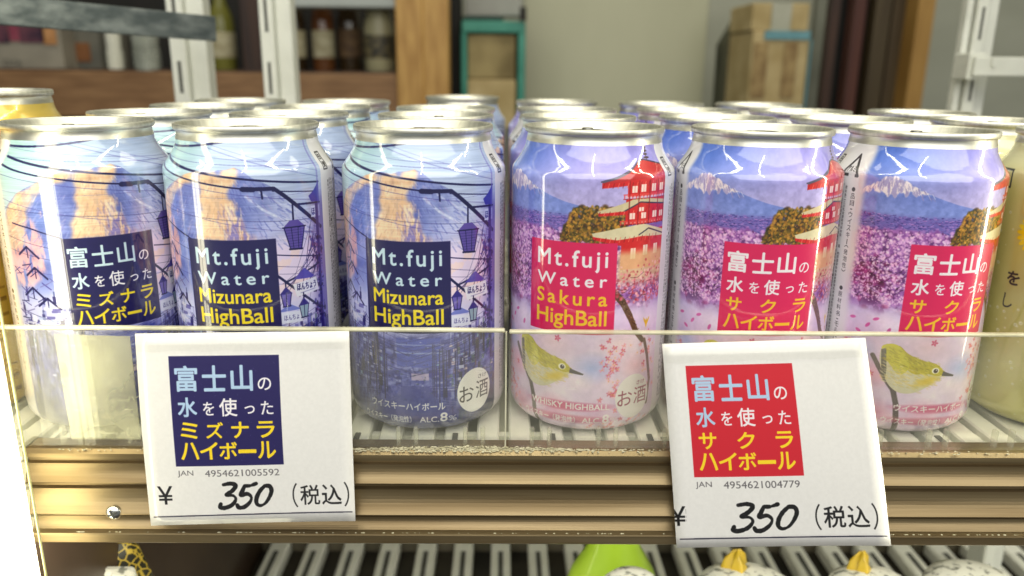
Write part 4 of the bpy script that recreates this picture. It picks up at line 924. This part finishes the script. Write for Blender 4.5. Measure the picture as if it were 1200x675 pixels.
lab_m = [noise_mat('bottle_label_cream', (.30, .26, .15), (.46, .42, .28), 60, .7), noise_mat('bottle_label_brown', (.05, .025, .012), (.12, .07, .03), 60, .7), noise_mat('bottle_label_black', (.02, .02, .02), (.16, .13, .06), 70, .6)]
def bottle(px, top, bot, w, Y, mat, label, neck=.35, group='bottles in the cabinet', cap=None):
    b0 = at(px, bot, Y); r = w / 2 / FPX * Y; h = at(px, top, Y).z - b0.z
    e = empty('bottle', b0, label, 'bottle', group)
    obj('glass_body', lathe([(r * .9, 0), (r, h * .03), (r, h * .55), (r * .85, h * .66), (r * neck, h * .78), (r * neck, h * .93)], 28, cap_bot=True), mat, e, 40)
    obj('paper_label', lathe([(r * 1.01, h * .16), (r * 1.02, h * .17), (r * 1.02, h * .44), (r * 1.01, h * .45)], 28), lab_m[len(lab_m) and int(abs(px)) % 3], e, 40)
    obj('cap', lathe([(r * neck * 1.15, h * .92), (r * neck * 1.15, h), (.0001, h)], 20), cap or black, e, 40)
gl_d = noise_mat('dark_glass', (.02, .012, .006), (.05, .03, .012), 6, .08, spec=.6)
gl_a = noise_mat('amber_glass', (.10, .035, .01), (.16, .06, .02), 6, .08, spec=.6)
gl_t = noise_mat('frosted_tan_glass', (.26, .24, .14), (.36, .33, .2), 8, .35)
gl_y = noise_mat('yellow_green_glass', (.12, .12, .02), (.2, .19, .04), 8, .2)
bottle(348, -26, 85, 24, YB + .1, gl_d, 'dark bottle beside the slotted upright in the cabinet'); bottle(381, -26, 85, 24, YB + .1, gl_a, 'brown bottle in the middle of the cabinet, left of the dark pair'); bottle(412, -30, 85, 26, YB + .12, gl_d, 'dark bottle touching the tan bottle in the cabinet')
bottle(446, -12, 84, 34, YB + .06, gl_t, 'tan frosted bottle beside the pine cabinet post', .8); bottle(264, -20, 84, 28, YB + .08, gl_y, 'yellow green bottle between the two white uprights', .5)
bottle(306, -30, 84, 22, YB + .14, gl_d, 'dark bottle hidden behind the second white upright')
# carton with pictures, glasses
ca = empty('carton', at(20, 84, YB + .05), 'grey carton with dark pictures below the steel bar at the upper left', 'carton')
slab('box', -80, 66, 10, 84, YB + .05, .15, cardg, ca); slab('picture', 24, 49, 24, 50, YB + .047, .002, pict_d, ca, 0); slab('picture', -30, 7, 24, 50, YB + .047, .002, pict_d, ca, 0); slab('picture', 12, 20, 24, 48, YB + .047, .002, noise_mat('red_print', (.2, .03, .06), (.3, .07, .1), 20, .6), ca, 0); slab('picture', 51, 63, 26, 52, YB + .047, .002, noise_mat('orange_print', (.35, .16, .05), (.5, .25, .1), 40, .6), ca, 0)
# its printed letters
def letters(txt, px, py, h, Y, mat, parent):
    cu = bpy.data.curves.new('l', 'FONT'); cu.body = txt; cu.size = 1; o = bpy.data.objects.new('l', cu); COL.objects.link(o); bpy.context.view_layer.update()
    me = bpy.data.meshes.new_from_object(o.evaluated_get(bpy.context.evaluated_depsgraph_get())); bpy.data.objects.remove(o)
    s = h / FPX * Y / .7; p = at(px, py, Y); me.transform(Matrix.Translation(p) @ Matrix.Rotation(R(90), 4, 'X') @ Matrix.Scale(s, 4))
    me.materials.clear(); me.materials.append(mat); bm = bmesh.new(); bm.from_mesh(me); return ch('lettering', bm, mat, parent)
letters('OYA', 4, 77, 7, YB + .0465, noise_mat('grey_ink', (.08, .08, .07), (.12, .12, .1), 20, .7), ca)
cb = empty('carton', at(85, 84, YB + .1), 'plain dark grey carton beside the glasses at the upper left', 'carton'); slab('box', 68, 112, 14, 84, YB + .1, .12, noise_mat('dark_carton', (.10, .10, .085), (.16, .15, .12), 12, .8), cb); slab('brown_label', 90, 104, 50, 72, YB + .098, .002, noise_mat('brown_label', (.16, .06, .02), (.22, .09, .03), 20, .7), cb, 0)
glm = clear_mat('tumbler_glass', (.86, .88, .84), .3, (.62, .64, .58), .05)
for gx, w, gm, lb in ((137, 17, noise_mat('milk_glass', (.6, .6, .5), (.75, .74, .64), 8, .15), 'cream white glass standing beside the clear tumbler on the cabinet shelf'), (174, 30, glm, 'clear cut tumbler beside the cream white glass on the cabinet shelf')):
    b0 = at(gx, 83, YB + .02); r = w / 2 / FPX * YB; h = at(gx, 34, YB + .02).z - b0.z
    e = empty('drinking_glass', b0, lb, 'glass', 'glasses on the cabinet shelf'); obj('bowl', lathe([(.0001, .004), (r * .8, .004), (r * .92, h), (r, h), (r * .86, 0), (.0001, 0)][::-1], 24), gm, e, 30)
    for k in range(10): a = k * .628; f = obj('facet', boxm(-.0012, .0012, -.0006, .0006, .004, h * .5), gm, e); f.location = (r * .93 * math.sin(a), -r * .93 * math.cos(a), 0); f.rotation_euler.z = a
# teal crate with boxes
tc_ = empty('crate', at(577, 135, 1.5), 'teal framed crate standing between the cabinet and the grey wall', 'crate')
for a in ((541, 616, 25, 38), (606, 616, 38.2, 150), (541, 547, 38.2, 150)): slab('frame_bar', *a, 1.50, .06, teal, tc_)
slab('back', 541, 616, 25, 150, 1.58, .01, black, tc_)
t1 = slab('carton', 548, 604.5, 41, 92, 1.51, .05, noise_mat('worn_carton', (.16, .12, .05), (.33, .26, .12), 16, .8)); tag(t1, 'worn brown carton in the upper half of the teal crate', 'carton')
t2 = slab('carton', 548, 604.5, 93.5, 150, 1.505, .06, cardb); tag(t2, 'plain yellow brown carton in the lower half of the teal crate', 'carton')
dkp = slab('folded_cloth', 542, 590, 19, 24.6, 1.51, .05, noise_mat('dark_green', (.01, .04, .03), (.02, .06, .045), 20, .6)); tag(dkp, 'dark green folded cloth lying on the teal crate', 'cloth')
gbx = slab('carton', 545, 612, -40, 18.6, 1.56, .05, noise_mat('pale_grey_carton', (.26, .26, .24), (.36, .36, .33), 9, .8)); tag(gbx, 'pale grey carton stacked above the teal crate', 'carton')
blk = slab('clip', 609, 617, 8, 24, 1.49, .01, black, bev=.001); tag(blk, 'small black clip at the upper right of the teal crate', 'clip')
# translucent sheet before the wall
sh = slab('plastic_sheet', 612, 836, -60, 170, 1.68, .01, noise_mat('milky_sheet', (.37, .37, .255), (.49, .49, .36), 3.5, .5, stretch=(1, 1, .35), lo=.3, hi=.7)); tag(sh, 'milky grey sheet hanging behind the pink cans', 'sheet')
slm = noise_mat('olive_cloth', (.02, .024, .014), (.10, .10, .06), 9, .8, stretch=(3, 1, .6))
bm = bmesh.new(); a = [at(x, y, 1.6) for x, y in ((838, 160), (876, 160), (878, 12), (866, 18), (846, 52))]
f0 = [bm.verts.new(v) for v in a]; f1 = [bm.verts.new(v + Vector((0, .04, 0))) for v in a]
bm.faces.new(f0); bm.faces.new(f1[::-1]); [bm.faces.new((f0[i], f1[i], f1[(i + 1) % 5], f0[(i + 1) % 5])) for i in range(5)]; bmesh.ops.recalc_face_normals(bm, faces=bm.faces)
tag(ch('cloth', bm, slm, None), 'dark olive cloth hanging beside the stacked cartons', 'cloth')
bx1 = empty('carton', at(912, 120, 1.45), 'carton with blue trim and two brown pictures, under the taped carton', 'carton')
slab('box', 873, 950, 37, 150, 1.45, .16, cardb, bx1); slab('blue_band', 896, 950.5, 36.5, 46, 1.446, .003, bluep, bx1, 0); slab('blue_side', 941, 950.5, 46.2, 150, 1.446, .003, bluep, bx1, 0); slab('picture', 879, 901, 50, 114, 1.447, .002, pict_b, bx1, 0); slab('picture', 914, 936, 50, 114, 1.447, .002, pict_b, bx1, 0)
bx2 = empty('carton', at(915, 36, 1.45), 'tan carton with grey tape stripe, topmost of the stack', 'carton')
slab('box', 880, 950, 4, 36, 1.455, .14, cardb, bx2); slab('tape_stripe', 903, 929, 3.5, 36, 1.452, .002, noise_mat('grey_tape', (.34, .34, .26), (.42, .42, .34), 20, .5), bx2, 0)
dg = slab('panel', 951, 966, -60, 160, 1.60, .02, noise_mat('grey_green_panel', (.10, .105, .08), (.15, .155, .12), 9, .7)); tag(dg, 'narrow grey green panel between the cartons and the dark door', 'panel')
dr = empty('wood_door', at(1015, 200, 1.65), 'dark red brown wooden door at the upper right', 'door')
slab('backing', 960, 1067, -120, 200, 1.70, .01, black, dr)
for k, (a, b_) in enumerate(((962, 990), (990.6, 1018), (1018.6, 1044), (1044.6, 1066))): slab('plank', a, b_, -120, 200, 1.65 + .004 * (k % 2), .03, (wood_d, noise_mat('red_brown_wood', (.05, .014, .010), (.085, .026, .016), 7, .5, stretch=(8, 1, .6)), noise_mat('olive_brown_wood', (.045, .03, .012), (.07, .05, .022), 7, .5, stretch=(8, 1, .6)), noise_mat('umber_wood', (.05, .032, .014), (.08, .055, .026), 7, .5, stretch=(8, 1, .6)))[k], dr)
op = slab('door_post', 1067, 1096, -120, 200, 1.60, .06, noise_mat('orange_pine', (.28, .15, .035), (.38, .22, .06), 9, .5, stretch=(7, 1, .7))); tag(op, 'orange brown wooden post beside the dark door', 'post')

# ------------------------------------------------------------------ lower shelf and the things on it
LZ = -.232
low = empty('lower_shelf', (0, .3, LZ), 'lower shelf with white slotted slats below the front rail', 'shelf')
ch('tray', boxm(-.42, .46, .26, .585, LZ - .03, LZ - .014), noise_mat('dark_tray', (.02, .018, .014), (.05, .042, .03), 20, .6), low)
ch('back_strip', boxm(-.42, .46, .575, .585, LZ - .0135, LZ + .006), noise_mat('grey_strip', (.10, .09, .06), (.16, .14, .1), 20, .5), low)
me = sme = None
for k in range(28):
    x = -.39 + k * .0300
    if me is None: s = ch('deck_slat', boxm(-.0078, .0078, .27, .572, LZ - .012, LZ, bev=.0015, seg=1), plastic_w, low); me = s.data
    else: s = bpy.data.objects.new('deck_slat', me); COL.objects.link(s); s.parent = low
    s.location.x = x
    for y in (.535, .470, .405):
        if sme is None: q = ch('slot', boxm(-.0019, .0019, -.020, .020, -.0004, .0003), slot_d, None); sme = q.data
        else: q = bpy.data.objects.new('slot', sme); COL.objects.link(q)
        q.parent = s; q.location = (0, y - .3, 0.0002)
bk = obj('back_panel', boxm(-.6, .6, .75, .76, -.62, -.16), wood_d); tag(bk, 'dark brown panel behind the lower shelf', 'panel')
# green pouch bottle
gm = noise_mat('lime_plastic', (.30, .46, .03), (.42, .60, .06), 12, .3, coat=.5)
def pouch(px, py, Y, w, mat, label, cap=None):
    t = at(px, py, Y); e = empty('pouch_bottle', (t.x, Y, LZ), label, 'bottle'); h = t.z - LZ; r = w / 2
    o = obj('body', lathe([(r * .9, 0), (r, .006), (r * 1.02, h * .4), (r * .95, h * .62), (r * .72, h * .80), (r * .46, h * .93), (r * .40, h)], 32, cap_bot=True, cap_top=True), mat, e, 50); o.scale.y = .7
    return e, h, r
e, h, r = pouch(720, 624, .40, .066, gm, 'lime green squeeze bottle under the front rail')
s = obj('highlight_stripe', boxm(-.0022, .0022, -.0006, .0006, h * .80, h * .985, bev=.0005, seg=1), plastic_w, e); s.location = (0, -.0185, 0); s.rotation_euler.x = R(-14)  # white strip painted on as the bottle's highlight
s = obj('red_patch', boxm(-.004, .004, -.0006, .0006, h * .74, h * .86, bev=.002, seg=1), noise_mat('red_ink', (.5, .03, .03), (.6, .06, .05), 20, .4), e); s.location = (.0155, -.0195, 0); s.rotation_euler = (R(-14), R(-18), 0)
ylw = noise_mat('yellow_plastic', (.36, .24, .015), (.52, .36, .03), 20, .35); wpap = noise_mat('white_paper_lid', (.20, .20, .17), (.66, .65, .58), 220, .6, bump=.3, bscale=90, lo=.36, hi=.46)
def jar(px, py, Y, w, label, yellow=True):
    t = at(px, py, Y); e = empty('jar', (t.x, Y, LZ), label, 'jar', 'jars with white lids on the lower shelf'); h = t.z - LZ; r = w / 2
    obj('glass_body', lathe([(r * .95, 0), (r, .004), (r, h * .82), (r * .96, h * .86)], 32, cap_bot=True), gl_t, e, 50)
    obj('lid', lathe([(r * 1.03, h * .84), (r * 1.03, h * .90), (r * .96, h * .945), (r * .7, h * .985), (r * .35, h), (.0001, h)], 40), wpap, e, 50)
    if yellow: o = obj('ribbon', lathe([(r * .30, h * .93), (r * .34, h * 1.0), (r * .22, h * 1.075), (r * .08, h * 1.11), (.0001, h * 1.115)], 40), ylw, e, 60); o.location = (-.004, r * .5, 0); [setattr(v, 'co', Vector((v.co.x * (.80 + .28 * math.sin(5 * math.atan2(v.co.y, v.co.x) + 90 * v.co.z)), v.co.y * .8 * (1 + .3 * math.sin(4 * math.atan2(v.co.y, v.co.x))), v.co.z - .006 + .0022 * math.sin(3 * math.atan2(v.co.y, v.co.x))))) for v in o.data.vertices]
jar(880, 681, .355, .056, 'white lidded jar with yellow ribbon under the right price tag'); jar(1029, 681, .355, .05, 'white lidded jar with yellow ribbon at the lower right of the tag'); jar(1148, 676, .36, .052, 'white lidded jar without ribbon near the lower right corner', False); jar(742, 677, .345, .036, 'white lidded jar standing before the lime green bottle', False)
# patterned pouch and pale bag at the lower left
pm_, nt, b = nodes('chain_pattern'); tcx = add(nt, 'ShaderNodeTexCoord'); vo = add(nt, 'ShaderNodeTexVoronoi'); vo.feature = 'DISTANCE_TO_EDGE'; vo.inputs['Scale'].default_value = 230
rp = add(nt, 'ShaderNodeValToRGB'); rp.color_ramp.elements[0].position = .045; rp.color_ramp.elements[1].position = .085; rp.color_ramp.elements[0].color = (.5, .36, .05, 1); rp.color_ramp.elements[1].color = (.02, .02, .015, 1)
nt.links.new(tcx.outputs['Object'], vo.inputs['Vector']); nt.links.new(vo.outputs[0], rp.inputs[0]); nt.links.new(rp.outputs[0], b.inputs['Base Color']); b.inputs['Roughness'].default_value = .3
def bag(px, py, Y, w, mat, label, lean=0.0):
    t = at(px, py, Y); h = t.z - LZ; e = empty('bag', (t.x, Y, LZ), label, 'bag'); bm = bmesh.new(); g = []
    for j in range(13):
        v = j / 12; row = []
        for i in range(24):
            a = 6.2832 * i / 24; th = .018 * (1 - v ** 2.2) + .0012; ww = w / 2 * (1 - .55 * v ** 4 + .04 * math.sin(9 * v))
            row.append(bm.verts.new((ww * math.cos(a) + lean * h * v + .002 * math.sin(7 * v + a), th * math.sin(a) + .002 * math.sin(11 * v + 3 * a), h * v)))
        g.append(row)
    for j in range(12):
        for i in range(24): bm.faces.new((g[j][i], g[j][(i + 1) % 24], g[j + 1][(i + 1) % 24], g[j + 1][i]))
    bm.faces.new(g[0][::-1]); bm.faces.new(g[-1]); obj('wrapper', bm, mat, e, 60)
    crimp = bmesh.new()
    for k in range(16): box(crimp, -w * .20 + k * w * .025 + lean * h, -w * .178 + k * w * .025 + lean * h, -.0012, .0012, h - .002, h + .0012)
    obj('crimped_seal', crimp, mat, e)
bag(166, 632, .36, .042, pm_, 'black bag with yellow chain pattern at the lower left', -.10)
bag(128, 668, .345, .04, wpap, 'pale crumpled bag beside the chain-patterned bag', .02)
bag(88, 655, .42, .05, noise_mat('dark_foil', (.03, .03, .025), (.08, .07, .05), 20, .3), 'dark foil bag next to the light bar at the lower left', .25)

# ------------------------------------------------------------------ dust and lint on the rail
gr = []
for _ in range(900):
    x = rnd.gauss(-.030, .022) if rnd.random() < .55 else rnd.uniform(-.17, .22); y = rnd.uniform(.2764, .2792); z = .0010
    if rnd.random() < .25: x = rnd.uniform(-.17, .3); y = .2733; z = -.0325
    s = rnd.uniform(.00012, .00042); gr.append((x, y, z, s * rnd.uniform(.6, 2.2), s, s * .6))
for _ in range(1300):
    x = rnd.gauss(0, .03) - .012; s = rnd.uniform(.00012, .0004); y = .2792 - abs(rnd.gauss(0, .0007)); z = .0011 + rnd.random() ** 3 * .0014 * math.exp(-((x + .012) / .035) ** 2)
    gr.append((x, y, z, s * rnd.uniform(.6, 2.6), s, s * .7))
t_ = (1 + 5 ** .5) / 2
iv = np.array([(-1, t_, 0), (1, t_, 0), (-1, -t_, 0), (1, -t_, 0), (0, -1, t_), (0, 1, t_), (0, -1, -t_), (0, 1, -t_), (t_, 0, -1), (t_, 0, 1), (-t_, 0, -1), (-t_, 0, 1)]) / 1.902
if_ = np.array([(0, 11, 5), (0, 5, 1), (0, 1, 7), (0, 7, 10), (0, 10, 11), (1, 5, 9), (5, 11, 4), (11, 10, 2), (10, 7, 6), (7, 1, 8), (3, 9, 4), (3, 4, 2), (3, 2, 6), (3, 6, 8), (3, 8, 9), (4, 9, 5), (2, 4, 11), (6, 2, 10), (8, 6, 7), (9, 8, 1)])
ga = np.array(gr); vv = (iv[None] * ga[:, None, 3:6] + ga[:, None, :3]).reshape(-1, 3); ff = (if_[None] + 12 * np.arange(len(ga))[:, None, None]).reshape(-1, 3)
me = bpy.data.meshes.new('dust'); me.from_pydata(vv.tolist(), [], ff.tolist())
ds = obj('dust', me, noise_mat('lint', (.42, .38, .24), (.62, .58, .42), 300, .9)); ds['kind'] = 'stuff'; ds['label'] = 'pale dust and lint caught along the bronze rail'
